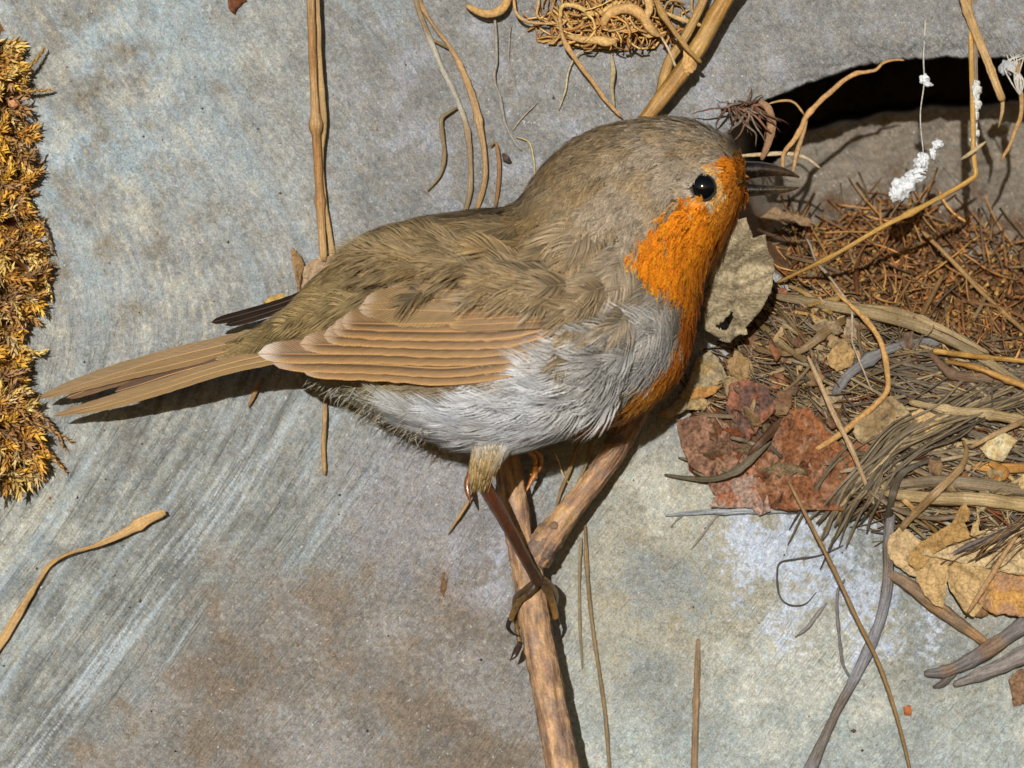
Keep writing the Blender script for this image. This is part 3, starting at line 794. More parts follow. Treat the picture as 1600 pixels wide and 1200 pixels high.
sheet('dead_leaf', [(1336, 652), (1352, 640), (1372, 622), (1392, 618), (1414, 636), (1438, 664), (1444, 676), (1420, 690), (1380, 694), (1344, 692), (1332, 676)],
      (138, 114, 78), 'mottled brown leaf lying in the middle of the nest wall', 'leaf', h=0.3, amp=0.07, thick=0.025, col2=(164, 142, 104), seed=21, mottle=0.26)
sheet('leaf_scrap', [(1424, 648), (1436, 638), (1462, 648), (1480, 658), (1462, 674), (1446, 678), (1440, 668)],
      (190, 158, 106), 'small plain tan leaf scrap above the twisted grass bundle', 'leaf', h=0.3, amp=0.03, thick=0.02, seed=22)
sheet('leaf_scrap', [(1292, 556), (1306, 540), (1324, 536), (1338, 550), (1332, 572), (1308, 580), (1294, 570)],
      (172, 138, 88), 'small round tan leaf scrap behind the curved golden root', 'leaf', h=0.24, amp=0.05, thick=0.02, seed=23)
sheet('leaf_scrap', [(1530, 700), (1552, 684), (1570, 676), (1590, 688), (1578, 706), (1566, 722), (1544, 716)],
      (190, 166, 116), 'pale scrap of leaf with a crumbled edge at the right nest wall', 'leaf', h=0.3, amp=0.05, thick=0.02, col2=(204, 188, 146), seed=24)
sheet('leaf_scrap', [(1598, 742), (1620, 736), (1640, 760), (1600, 770), (1590, 756)], (196, 168, 110), 'tan leaf scrap cut by the right frame edge above the pale stems', 'leaf', h=0.3, amp=0.04, thick=0.02, seed=25)
# lower right group of oak-like leaves
sheet('dead_leaf', [(1390, 858), (1394, 840), (1410, 828), (1424, 838), (1438, 852), (1444, 866), (1436, 886), (1438, 900), (1420, 894), (1404, 882), (1394, 872)],
      (188, 160, 116), 'rounded tan leaf lobe at the left end of the lower leaf pile', 'leaf', h=0.3, amp=0.05, thick=0.025, curl=0.08, veins=[[(1400, 845), (1412, 862), (1432, 892)]], vein_col=0.8, seed=31, grow=1.16)
sheet('dead_leaf', [(1440, 880), (1452, 868), (1478, 872), (1500, 880), (1528, 888), (1550, 892), (1556, 902), (1545, 920), (1530, 942), (1518, 958), (1506, 950), (1496, 936), (1486, 922),
                    (1482, 908), (1480, 930), (1476, 946), (1466, 942), (1452, 928), (1440, 908)],
      (188, 156, 106), 'split tan leaf with toothed lower edge in the lower leaf pile', 'leaf', h=0.36, tilt=(0.05, 0.0), amp=0.06, thick=0.025, curl=0.10,
      veins=[[(1450, 875), (1464, 900), (1474, 940)], [(1482, 884), (1494, 925), (1508, 948)], [(1500, 884), (1530, 905)], [(1484, 880), (1482, 908)]], vein_col=0.7, seed=32, grow=1.16)
sheet('dead_leaf', [(1452, 866), (1472, 852), (1504, 842), (1540, 832), (1566, 828), (1590, 826), (1640, 820), (1640, 898), (1600, 896), (1568, 890), (1548, 886), (1520, 880), (1490, 872)],
      (194, 168, 124), 'broad pale tan leaf behind the split leaf, lower right pile', 'leaf', h=0.34, tilt=(0.06, -0.1), amp=0.07, thick=0.025, curl=0.10,
      veins=[[(1640, 850), (1580, 862), (1520, 866), (1460, 866)], [(1580, 862), (1560, 835)], [(1540, 865), (1520, 842)], [(1560, 864), (1590, 890)]], vein_col=0.75, seed=33, grow=1.16)
sheet('dead_leaf', [(1424, 862), (1440, 848), (1470, 828), (1488, 818), (1498, 796), (1506, 790), (1514, 804), (1512, 816), (1504, 818), (1512, 832), (1514, 842), (1490, 848), (1462, 862), (1444, 884), (1436, 888), (1424, 878)],
      (170, 134, 80), 'folded olive tan leaf standing up at the top of the lower leaf pile', 'leaf', h=0.5, tilt=(0.1, -0.35), amp=0.08, thick=0.025, veins=[[(1426, 860), (1470, 845), (1508, 800)]], seed=34, grow=1.08)
sheet('leaf_scrap', [(1516, 836), (1520, 818), (1528, 810), (1530, 830), (1544, 832), (1530, 842)], (184, 154, 104), 'narrow upright tan leaf scrap between the folded leaf and the rootlets', 'leaf', h=0.45, amp=0.03, thick=0.02, seed=35)
sheet('dead_leaf', [(1530, 938), (1552, 902), (1580, 898), (1640, 905), (1640, 966), (1600, 962), (1572, 956), (1560, 958), (1544, 950)],
      (168, 128, 92), 'reddish tan leaf with wavy lower edge by the right frame edge', 'leaf', h=0.42, amp=0.05, thick=0.025, col2=(188, 140, 74), curl=0.08, seed=36, grow=1.16)
sheet('seed_case', [(1524, 952), (1532, 944), (1542, 948), (1544, 960), (1534, 966), (1524, 964)], (128, 98, 62), 'small round brown seed case under the reddish leaf', 'seed', h=0.25, amp=0.03, thick=0.06, seed=37)
sheet('leaf_scrap', [(453, 392), (459, 387), (468, 398), (476, 412), (472, 426), (470, 450), (467, 470), (462, 440), (457, 412)],
      (150, 118, 78), 'curled narrow leaf edge left of the tall straw behind the rump', 'leaf', h=0.16, tilt=(-0.6, 0), amp=0.03, thick=0.02, seed=38)
sheet('leaf_scrap', [(472, 420), (488, 406), (504, 398), (520, 402), (540, 410), (534, 432), (512, 448), (490, 456), (472, 468)],
      (164, 138, 106), 'pinkish tan leaf scrap at the foot of the tall straw', 'leaf', h=0.10, amp=0.04, thick=0.02, mottle=0.3, seed=39)
sheet('leaf_scrap', [(410, 472), (424, 462), (442, 458), (452, 466), (430, 480)], (186, 152, 84), 'tiny yellow leaf scrap just above the dark far wing tip', 'leaf', h=0.06, amp=0.02, thick=0.015, seed=40)
sheet('bark_chip', [(1576, 1062), (1590, 1046), (1640, 1040), (1640, 1110), (1600, 1100), (1584, 1104)], (134, 104, 78), 'flat brown bark chip at the right frame edge below the grey twigs', 'bark', h=0.16, amp=0.05, thick=0.06, mat=M_BARK, seed=41)
sheet('bark_chip', [(1411, 1104), (1420, 1101), (1425, 1104), (1424, 1118), (1413, 1118)], (176, 104, 56), 'tiny rust orange chip on the pale rock, lower right', 'chip', h=0.02, amp=0.01, thick=0.03, seed=42)
sheet('leaf_scrap', [(355, 0), (360, -14), (380, -12), (386, 2), (372, 12), (366, 22), (358, 14)], (112, 66, 40), 'dark brown curled scrap at the top frame edge left of the tall straw', 'leaf', h=0.06, amp=0.06, thick=0.02, seed=43)
sheet('leaf_scrap', [(690, 895), (697, 892), (699, 910), (694, 935), (688, 925)], (122, 92, 62), 'thin dark brown sliver on the brown stone left of the perched foot', 'chip', h=0.01, amp=0.01, thick=0.02, seed=44)

# --- loose stems on the rock, one by one
def loose(name, label, pts, w, col, cat='straw', **k):
    return strand(name, pts, w, col, None, label, cat, **k)
loose('straw', 'tall straight tan straw left of centre running down to the rump', [(484, -60, .42), (487, 40, .40), (491, 150, .32), (497, 260, .22), (501, 330, .16), (506, 408, .1)], (13, 13, 14, 12), (186, 142, 82), flat=.6, col2=(160, 116, 62), n=60)
loose('grass_straw', 'thin folded grass blade clinging to the right of the tall straw', [(494, -60, .36), (498, 60, .34), (503, 150, .28), (506, 196, .22), (502, 250, .2), (508, 320, .16), (514, 360, .12), (521, 412, .08)], (6, 7, 10, 7, 7, 11), (194, 154, 92), flat=.22, end=.85, n=60)
loose('straw', 'short tan straw hanging below the wing, under the tall straw', [(509, 606, .12), (507, 660, .12), (505, 700, .1), (507, 742, .08)], (7, 8, 8), (182, 142, 82), flat=.6)
loose('straw', 'tiny straw stub below the wing tip', [(410, 590, .12), (400, 610, .1), (388, 636, .06)], (6, 7, 6), (168, 124, 70), flat=.6)
loose('grass_straw', 'longest limp grass blade with a white worn patch, above the back', [(640, -50, .15), (652, 8, .14), (672, 62, .14), (690, 105, .12), (712, 150, .1), (728, 195, .1), (735, 250, .1), (734, 300, .1), (724, 340, .05)], (8, 9, 8, 8, 8, 8), (160, 132, 92), flat=.24, end=.85, col2=(176, 168, 150), n=60)
loose('grass_straw', 'broad limp tan blade curving beside the longest blade above the back', [(648, -50, .12), (658, 6, .12), (682, 46, .12), (702, 72, .12), (720, 105, .12), (738, 150, .14), (750, 200, .16), (758, 250, .14), (757, 285, .12), (744, 330, .05)], (5, 6, 6, 9, 12, 9, 8, 8), (178, 138, 84), flat=.22, end=.85, n=60)
loose('grass_straw', 'short cross blade linking the two limp blades', [(672, 60, .1), (684, 66, .12), (702, 76, .12)], (4, 5, 4), (150, 122, 84), flat=.27, end=.85)
loose('grass_straw', 'small hooked grey tan blade left of the limp blades', [(714, 168, .12), (700, 176, .14), (690, 184, .16), (690, 205, .14), (694, 240, .12), (688, 272, .1), (668, 298, .06)], (4, 6, 8, 7, 5, 3), (150, 126, 86), flat=.27, end=.85)
loose('straw', 'short brown hooked straw just above the back, right of the limp blades', [(766, 230, .08), (774, 222, .12), (779, 245, .12), (780, 275, .1), (774, 325, .05)], (3, 6, 7, 5), (164, 114, 60), flat=.7)
loose('seed_husk', 'tiny dark brown husk right of the hooked straw', [(786, 240, .02), (792, 248, .05), (798, 254, .02)], (6, 12, 6), (84, 66, 50), 'husk', flat=.8)
loose('root_strand', 'pale grey root hanging from the top edge toward the nape', [(772, 20, .12), (776, 70, .14), (774, 120, .12), (784, 170, .1), (792, 205, .08), (815, 236, .05)], (4, 5, 4, 3), (150, 142, 128), 'root', wob=3, mat=M_ROOT)
loose('root_strand', 'thick tan curled root end at the top frame edge', [(728, 8, .12), (742, 16, .2), (762, 22, .24), (782, 16, .24), (792, 2, .2), (798, -30, .15)], (7, 12, 14, 14, 12), (196, 150, 84), 'root', mat=M_ROOT)
loose('thick_stem', 'thick golden stem slanting from the top edge down behind the head', [(1180, -70, .75), (1128, 8, .65), (1094, 70, .55), (1060, 120, .46), (1018, 174, .4), (980, 225, .3)], (25, 25, 24, 22), (186, 140, 66), 'stem', flat=.95, n=70, sides=14, col2=(168, 124, 58))
loose('thick_stem', 'slimmer golden stem crossing behind the thick one at the top edge', [(1120, -60, .34), (1095, 10, .32), (1068, 62, .3), (1046, 95, .26), (1034, 140, .2), (1024, 185, .12)], (13, 14, 14, 17, 14), (182, 138, 68), 'stem', flat=.7, n=50, sides=10)
loose('thin_stem', 'thin golden stem crossing in front of the thick stem near its knot', [(1015, -40, .7), (1032, 15, .8), (1058, 55, .9), (1080, 82, .9), (1096, 98, .8)], (7, 8, 7), (184, 138, 66), 'stem', flat=.9)
loose('root_strand', 'long tan root slanting from the root tangle down to the crown', [(874, 25, .3), (880, 60, .3), (902, 96, .28), (928, 130, .22), (945, 155, .16), (972, 184, .1)], (6, 7, 7, 5), (184, 140, 84), 'root', mat=M_ROOT)
loose('root_strand', 'grey frayed root hanging beside the slanting tan root', [(955, 84, .16), (958, 110, .2), (956, 135, .18), (960, 170, .1)], (4, 9, 6, 3), (166, 148, 108), 'root', mat=M_ROOT, flat=.5)
loose('root_strand', 'pale rootlet arching left from the slanting root', [(925, 80, .14), (908, 82, .16), (895, 98, .14), (886, 118, .12), (884, 142, .1), (874, 172, .05)], (3, 3, 3, 2), (190, 172, 128), 'root', mat=M_ROOT, wob=2)
loose('root_strand', 'pale rootlet hanging straight off the golden stem knot', [(1032, 56, .5), (1044, 76, .5), (1054, 100, .4), (1062, 115, .3)], (3, 4, 4, 3), (206, 176, 130), 'root', mat=M_ROOT)
# knot of pith on the thick stem
def lump(name, label, cat, u, v, d, r, col, seed, mat=None, squash=(1, 1, .8), parent=None, ampl=0.35, n=26):
    th = np.linspace(0, np.pi, n); ph = np.linspace(0, 2 * np.pi, 2 * n, endpoint=False); T, H = np.meshgrid(th, ph, indexing='ij')
    x, y, z = np.sin(T) * np.cos(H), np.sin(T) * np.sin(H), np.cos(T)
    rr = 1 + ampl * (perlin(x * 1.6 + z + seed, y * 1.6 - z, seed) + 0.55 * perlin(x * 3.2 + z * 2, y * 3.2 + seed, seed + 4))
    s = r * WID / 1600
    pos = P(u, v, d) + CM * s * np.stack([x * squash[0], -z * squash[2], y * squash[1]], -1).reshape(-1, 3) * rr.reshape(-1, 1)
    c = lin(col) * ALB * (1 + 0.2 * fbm(x * 4, y * 4 + z * 3, seed, 3)).reshape(-1, 1)
    o = mk(name, pos, grid_faces(n, 2 * n, True), mat or M_ROOT, parent, np.clip(c, 0, .8))
    if label: tag(o, label, cat)
    return o
lump('stem_knot', 'crumbly pale knot on the thick golden stem', 'knot', 1076, 96, float(surf(1076, 96)) + .72, 13, (204, 160, 100), 3, squash=(.8, 1.4, .6))
# root tangle at the top
tangle = thing('root_tangle', 'dense tangle of orange tan roots at the top frame edge above the head', 'roots', P(980, 40, rock_front(np.array(980.), np.array(40.)) + .3))
def rt(u, v): return float(rock_front(np.array(float(u)), np.array(float(v))))
for pts, w, c in [([(942, 46, .3), (946, 28, .42), (962, 16, .5), (986, 14, .5), (1004, 26, .5), (1016, 44, .4), (1030, 54, .3)], (10, 16, 18, 16, 12), (206, 158, 92)),
                  ([(876, 30, .2), (878, 10, .3), (900, 10, .34), (930, 22, .34), (958, 8, .34), (985, -20, .3)], (6, 8, 8, 8), (208, 166, 90)),
                  ([(942, 46, .45), (970, 48, .45), (1000, 48, .4), (1018, 56, .35), (1044, 48, .3)], (4, 5, 6, 5), (202, 152, 86)),
                  ([(886, 56, .2), (910, 62, .3), (932, 62, .34), (952, 66, .34), (968, 60, .26)], (8, 12, 16, 12), (206, 162, 96)),
                  ([(884, 62, .15), (900, 70, .2), (930, 74, .2), (980, 76, .12)], (3, 4, 3), (206, 162, 96)),
                  ([(846, 30, .1), (862, 38, .16), (876, 40, .22), (886, 30, .3)], (3, 4, 4), (196, 148, 86)),
                  ([(800, -20, .2), (806, 20, .3), (824, 34, .3), (850, 36, .24), (874, 36, .2)], (4, 5, 4, 3), (198, 152, 90)),
                  ([(838, -30, .15), (842, 2, .2), (838, 22, .2), (846, 32, .15)], (4, 5, 4), (194, 150, 90)),
                  ([(1010, -10, .45), (1016, 14, .5), (1008, 30, .5), (1020, 50, .4), (1034, 56, .3)], (12, 14, 12, 8), (208, 164, 98)),
                  ([(1040, 20, .2), (1062, 30, .3), (1090, 38, .3), (1102, 42, .2)], (6, 8, 5), (200, 160, 100))]:
    strand('root', pts, w, c, tangle, mat=M_ROOT, flat=.8, wob=1.5, sides=8)
def gen_tangle():
    u = random.gauss(965, 55); v = random.gauss(28, 24)
    while v > 74: v = random.gauss(28, 24)
    a = random.uniform(0, 6.28); L = random.uniform(18, 60); k = random.gauss(0, 1.1); t = np.linspace(-0.5, 0.5, 8); off = k * t * t * L
    uu = u + np.cos(a) * t * L - np.sin(a) * off + 3 * perlin(t * 5, t * 0, random.randint(0, 999)); vv = v + np.sin(a) * t * L + np.cos(a) * off
    vv = np.minimum(vv, 78 - 0.001 * (uu - 960) ** 2)
    d = rock_front(uu, vv) + random.uniform(.03, .5) * np.exp(-((u - 970) / 80) ** 2) + .04
    c = np.array(random.choice([(206, 160, 94), (190, 140, 80), (216, 176, 110), (172, 122, 70)])) * random.uniform(.75, 1.08)
    return np.stack([uu, vv, d], 1), random.uniform(.010, .034), c
fibres(330, gen_tangle, tangle, 'rootlets', 'fine orange rootlets')
# hairs and threads drifting over the rock
def hair(label, pts, w, col, name='root_hair', **k): return loose(name, label, pts, w, col, 'rootlet', mat=M_ROOT, sides=5, **k)
hair('yellow branching rootlet lying against the nape', [(806, 214, .05), (826, 222, .06), (834, 250, .08), (836, 300, .1)], (2, 3, 2), (196, 172, 110))
hair('pale rootlet crossing left of the yellow branching one', [(840, 160, .04), (815, 185, .05), (800, 205, .04)], (2, 2, 2), (176, 160, 130))
hair('faint grey rootlet right of the long grey root', [(800, 40, .05), (794, 90, .06), (806, 130, .05), (812, 150, .03)], (3, 3, 2), (150, 140, 124), wob=3)

# --- stems and roots around the hollow, right
def hollow(name, label, pts, w, col, cat='root', **k): return strand(name, pts, w, col, None, label, cat, h_abs=True, **k)
EU = lambda u: float(rock_front(np.array(float(u)), v_edge(np.array(float(u))) - 3))
hollow('straw', 'stout tan straw broken at the tip, hanging over the right of the hollow', [(1488, -60, EU(1500) + .35), (1506, 0, EU(1500) + .3), (1522, 45, EU(1520) + .25), (1540, 88, EU(1540) + .2), (1556, 130, .6), (1567, 158, .5)], (13, 14, 14, 13), (198, 156, 94), 'straw', flat=.7, n=44, sides=10)
hollow('straw', 'frayed splinter at the tip of the stout hanging straw', [(1567, 150, .5), (1566, 175, .45), (1560, 200, .42)], (8, 6, 2), (202, 162, 100), 'straw', flat=.5)
hollow('grass_stalk', 'long golden stalk with a sharp bend crossing the hollow to the leaf', [(1512, -60, EU(1515) + .2), (1515, 20, EU(1515) + .16), (1518, 90, EU(1518) + .14), (1520, 180, .62), (1522, 250, .66), (1524, 274, .7), (1516, 281, .74), (1440, 324, .92), (1380, 354, 1.0), (1300, 400, 1.0), (1212, 443, float(surf(1212, 443)) + .12)], (8, 8, 8, 7, 8, 8, 8, 7, 5), (206, 154, 68), 'straw', flat=.9, n=90, sides=10)
hollow('grey_stalk', 'grey weathered stalk hanging straight along the golden stalk', [(1522, -50, EU(1524) + .2), (1524, 60, EU(1524) + .14), (1525, 140, .5), (1526, 232, .5)], (7, 7, 6, 5), (142, 122, 98), 'straw', flat=.7)
hollow('straw', 'tiny split straw chip stuck across the bent golden stalk', [(1500, 250, .78), (1520, 237, .8), (1541, 221, .78)], (4, 7, 4), (206, 176, 122), 'straw', flat=.4)
hollow('root_strand', 'long arched tan root hanging from the lip of the hollow behind the beak', [(1412, 94, EU(1410) + .1), (1384, 97, EU(1384) + .14), (1366, 110, EU(1366) + .1), (1336, 115, EU(1336) + .14), (1300, 142, .5), (1268, 172, .45), (1246, 210, .42), (1226, 240, .45), (1224, 264, .42)], (3, 5, 7, 8, 9, 7, 5), (190, 142, 84), mat=M_ROOT, wob=2, n=60, flat=.9)
hollow('root_strand', 'forked rootlet dropping off the arched root', [(1262, 178, .42), (1256, 205, .4), (1245, 240, .38), (1238, 275, .3)], (4, 7, 8, 4), (176, 136, 88), mat=M_ROOT)
hollow('root_strand', 'thin rootlet looping from the reddish root clump to the arched root', [(1200, 163, .5), (1220, 157, .5), (1236, 158, .5), (1248, 168, .48), (1257, 180, .45)], (3, 4, 4, 4), (176, 136, 84), mat=M_ROOT, wob=2)
hollow('root_ribbon', 'flat brown root ribbon arching beside the beak base', [(1186, 158, .5), (1200, 168, .55), (1206, 195, .5), (1200, 225, .45), (1190, 250, .35)], (8, 13, 15, 12, 7), (152, 112, 78), mat=M_ROOT, flat=.35, n=30)
hollow('root_strand', 'pale horizontal root just above the beak tip', [(1150, 244, .2), (1200, 241, .3), (1230, 240, .32), (1258, 246, .3), (1283, 264, .25)], (5, 7, 7, 6, 4), (176, 146, 104), mat=M_ROOT, col2=(190, 172, 140))
hollow('root_strand', 'knotted brown root dangling at the right frame edge', [(1592, 92, EU(1590) + .1), (1588, 118, .45), (1596, 140, .4), (1596, 170, .35), (1584, 210, .35), (1564, 252, .3)], (5, 5, 7, 7, 5), (172, 132, 78), mat=M_ROOT, wob=3)
clump = thing('root_clump', 'reddish brown frayed root clump at the left corner of the hollow', 'roots', P(1165, 180, .45))
for k in range(34):
    u0, v0 = random.uniform(1134, 1185), random.uniform(156, 172)
    du = random.gauss(6, 24); dv = random.gauss(24, 22)
    strand('root', [(u0, v0, .42 + random.uniform(0, .2)), (u0 + du * .6, v0 + dv * .5, .5 + random.uniform(0, .25)), (u0 + du + random.gauss(0, 8), v0 + dv, .35)], (3, random.uniform(2, 5), 1.2),
           random.choice([(122, 82, 60), (100, 72, 54), (140, 96, 70), (128, 112, 92)]), clump, mat=M_ROOT, h_abs=True, n=12, sides=6, flat=.7, wob=5)
strand('root', [(1128, 172, rt(1128, 172)), (1150, 165, .45), (1185, 160, .5)], (8, 9, 5), (118, 82, 62), clump, mat=M_ROOT, h_abs=True, n=10, sides=7)
# cobweb threads with frass
web = thing('cobweb_thread', 'thin cobweb thread with white fluff dangling in front of the dark hollow', 'cobweb', P(1443, 60, EU(1443) + .1))
strand('thread', [(1446, 30, rt(1446, 30) + .02), (1444, 70, rt(1444, 70) + .02), (1443, 92, EU(1443) + .04), (1444, 128, .6), (1438, 180, .6), (1443, 242, .6)], (2.6, 2.2, 2.0), (186, 180, 164), web, mat=M_ROOT, h_abs=True, sides=5)
for i, (u, v, r, sq) in enumerate([(1444, 124, 7, (1, 1, .8)), (1450, 132, 5, (1.3, .7, .8)), (1441, 252, 11, (1, 1.2, .8)), (1428, 276, 10, (1.3, .8, .8)), (1411, 294, 14, (1, 1.1, .8)), (1398, 304, 9, (.9, 1.1, .8)), (1458, 240, 7, (.7, 1.4, .8)), (1466, 225, 7, (1, .9, .8)), (1434, 268, 8, (1.5, .6, .8)), (1420, 286, 9, (1, 1, .8))]):
    lump('fluff', None, None, u, v, .6 + .03 * (i % 3), r, (214, 216, 216), 40 + i, M_FLUFF, sq, web, .6, 18)
web2 = thing('cobweb_crust', 'white powdery crust clinging to the grey hanging stalk', 'cobweb', P(1524, 130, .6))
for i in range(11):
    lump('fluff', None, None, 1523 + random.gauss(0, 2.5), 132 + i * 9.5, .56, random.uniform(4, 8), (204, 202, 194), 60 + i, M_FLUFF, (.8, 1.2, .7), web2, .6, 14)
web3 = thing('cobweb_wisp', 'whitish cobweb wisp at the top right corner under the ledge', 'cobweb', P(1585, 105, EU(1590)))
for i in range(9):
    u0 = 1572 + i * 5
    strand('thread', [(u0, 84, rt(u0, 84) + .02), (1578 + random.gauss(0, 8), 100, EU(1580) + .1), (1588 + random.gauss(0, 6), 126, .5), (1594, 150, .42)], (2, 3, 2), (188, 182, 168), web3, mat=M_ROOT, h_abs=True, sides=5, n=12)
lump('fluff', None, None, 1574, 106, EU(1575) + .1, 12, (170, 172, 172), 77, M_FLUFF, (1, .9, .6), web3, .6, 18)

# --- pieces across the nest front
loose('root_strand', 'long curved golden root looping down across the nest wall', [(1296, 440, .25), (1312, 462, .34), (1330, 478, .4), (1358, 506, .4), (1376, 535, .38), (1386, 580, .36), (1386, 610, .34), (1370, 630, .32), (1340, 656, .3), (1310, 680, .28), (1272, 704, .2)], (5, 6, 9, 9, 9, 9, 10, 8), (190, 142, 78), 'root', mat=M_ROOT, flat=.9, n=80, sides=10)
loose('straw', 'thin pale straw standing steeply over the rust bark flake', [(1262, 556, .3), (1282, 600, .36), (1302, 645, .4), (1330, 700, .4), (1366, 788, .22)], (6, 8, 9, 8, 6), (190, 154, 106), flat=.8, n=50)
loose('root_hair', 'fine grey dead tendril running down from the beige leaf to the root', [(1256, 370, .4), (1285, 420, .42), (1306, 445, .4), (1328, 480, .34), (1334, 540, .3), (1348, 575, .3), (1366, 612, .24)], (4, 4, 4, 3, 3), (168, 150, 124), 'rootlet', mat=M_ROOT, wob=3)
loose('grass_straw', 'dark olive blade tip curving left out of the bark flakes', [(1205, 690, .24), (1180, 712, .28), (1152, 735, .28), (1120, 748, .22), (1080, 748, .14), (1038, 742, .1)], (4, 11, 11, 9, 8, 4), (104, 92, 66), 'straw', flat=.24, end=.85, n=40)
loose('root_strand', 'long pale grey root lying flat along the litter lower edge', [(1040, 806, .02), (1100, 800, .04), (1180, 797, .05), (1240, 796, .05), (1310, 800, .05)], (4, 9, 12, 13, 10), (160, 164, 168), 'root', flat=.5, mat=M_WOOD, n=50)
loose('root_hair', 'grey side rootlet branching down off the pale flat root', [(1126, 800, .03), (1112, 815, .04), (1096, 838, .05), (1080, 858, .03)], (4, 4, 3), (138, 132, 122), 'rootlet', mat=M_ROOT)
loose('root_hair', 'short rootlet stub at the left end of the pale flat root', [(1070, 804, .03), (1058, 812, .04), (1048, 824, .02)], (3, 3, 2), (128, 122, 112), 'rootlet', mat=M_ROOT)
loose('root_strand', 'long grey blue root running down over the white lichen to the bottom edge', [(1402, 760, .26), (1392, 810, .24), (1388, 850, .18), (1388, 900, .12), (1378, 960, .12), (1356, 1018, .1), (1330, 1070, .1), (1308, 1110, .1), (1285, 1160, .1), (1262, 1210, .1), (1235, 1260, .08)], (14, 16, 18, 16, 16, 12, 18, 22), (134, 132, 134), 'root', flat=.5, mat=M_WOOD, n=90, sides=10, col2=(116, 104, 92))
loose('grass_straw', 'dark twisted blade hanging from the nest above the grey blue root', [(1470, 715, .26), (1430, 728, .32), (1408, 742, .34), (1395, 775, .32), (1388, 815, .24), (1384, 835, .18)], (4, 9, 12, 12, 8), (92, 80, 62), 'straw', flat=.27, end=.85, n=40)
loose('straw', 'long thin tan straw crossing the white lichen toward the bottom edge', [(1232, 752, .45), (1262, 810, .6), (1300, 884, .7), (1338, 965, .7), (1370, 1030, .7), (1392, 1090, .65), (1412, 1160, .6), (1430, 1240, .5)], (5, 6, 6, 6, 5), (160, 122, 70), flat=.9, n=70)
loose('root_hair', 'thin dark looped tendril on the white lichen', [(1318, 852, .06), (1280, 868, .07), (1240, 874, .07), (1218, 880, .06), (1214, 900, .06), (1220, 935, .06), (1236, 946, .06), (1258, 944, .06), (1276, 925, .05)], (3, 3, 3, 3, 2), (78, 74, 72), 'rootlet', mat=M_ROOT, n=50)
loose('root_hair', 'dark tendril dropping straight from the lichen patch', [(1320, 905, .1), (1310, 920, .1), (1308, 950, .12), (1312, 1000, .12), (1318, 1040, .1), (1330, 1062, .05)], (4, 5, 5, 4), (112, 106, 102), 'rootlet', mat=M_ROOT, n=40)
loose('root_hair', 'short dark root stub slanting on the lichen patch', [(1292, 942, .04), (1276, 962, .12), (1262, 980, .14), (1242, 996, .06)], (4, 6, 6, 3), (128, 122, 118), 'rootlet', mat=M_ROOT)
loose('twig', 'brown flat stick slanting down below the lower leaf pile', [(1384, 894, .1), (1415, 910, .12), (1460, 945, .12), (1505, 978, .12), (1548, 1010, .08)], (14, 22, 24, 20, 12), (132, 106, 78), 'stick', flat=.5, mat=M_WOOD, n=50, sides=12, col2=(150, 116, 78))
loose('twig', 'upper grey forked twig reaching in from the right frame edge', [(1444, 1052, .1), (1470, 1050, .14), (1500, 1040, .16), (1545, 1014, .18), (1600, 976, .2), (1670, 930, .2)], (12, 18, 24, 26, 26, 26), (112, 104, 100), 'stick', flat=.7, mat=M_WOOD, n=60, sides=12, col2=(128, 104, 82))
loose('twig', 'short curved grey twig end under the upper grey twig', [(1458, 1074, .08), (1474, 1068, .12), (1488, 1052, .14), (1500, 1044, .12)], (7, 13, 15, 12), (108, 98, 90), 'stick', flat=.7, mat=M_WOOD)
loose('twig', 'lower pale grey twig with a tapered tip at the right frame edge', [(1490, 1070, .1), (1520, 1058, .14), (1560, 1042, .16), (1610, 1016, .18), (1680, 980, .2)], (10, 20, 26, 28, 28), (132, 122, 114), 'stick', flat=.7, mat=M_WOOD, n=50, sides=12)
loose('straw', 'straight brown straw standing at the bottom edge between twig and root', [(1091, 998, .05), (1090, 1040, .06), (1088, 1100, .06), (1086, 1160, .06), (1084, 1250, .06)], (7, 10, 10, 11), (152, 120, 82), flat=.6, n=44)
loose('grass_straw', 'ribbon of twisted tan leaf curling up from the left frame edge', [(-30, 1050, .15), (4, 1000, .12), (40, 940, .1), (58, 912, .12), (76, 884, .16), (100, 868, .2), (150, 852, .22), (195, 832, .2), (230, 812, .2), (258, 800, .26)], (12, 14, 15, 7, 8, 5, 6, 14, 17, 12), (196, 152, 88), 'straw', flat=.16, end=.85, n=80, sides=10)
loose('straw', 'left of two thin dull straws on the rock right of the branch', [(908, 840, .1), (905, 900, .06), (906, 980, .04), (910, 1045, .02)], (4, 5, 4), (160, 138, 96), flat=.6)
loose('straw', 'right of two thin dull straws on the rock right of the branch', [(914, 820, .14), (918, 900, .1), (926, 980, .08), (938, 1060, .06), (946, 1120, .06), (956, 1250, .05)], (5, 6, 6, 5), (150, 122, 80), flat=.6, n=50)
loose('straw', 'small split straw tip poking out below the thigh', [(742, 765, .3), (728, 790, .24), (712, 815, .16), (700, 836, .08)], (2, 5, 5, 2), (192, 150, 92), flat=.5)
loose('straw', 'small dry straw hanging between the two branch arms', [(905, 690, .25), (890, 735, .2), (876, 768, .15), (868, 800, .1)], (4, 7, 6, 3), (166, 128, 78), flat=.6)
loose('straw', 'second thinner straw hanging between the branch arms', [(924, 680, .2), (918, 720, .18), (900, 760, .12)], (4, 5, 3), (176, 140, 90), flat=.6)
loose('root_hair', 'pale wiry rootlet under the belly between the branch arms', [(862, 700, .3), (872, 718, .3), (880, 742, .2), (896, 764, .1)], (2, 3, 2), (206, 172, 118), 'rootlet', mat=M_ROOT)
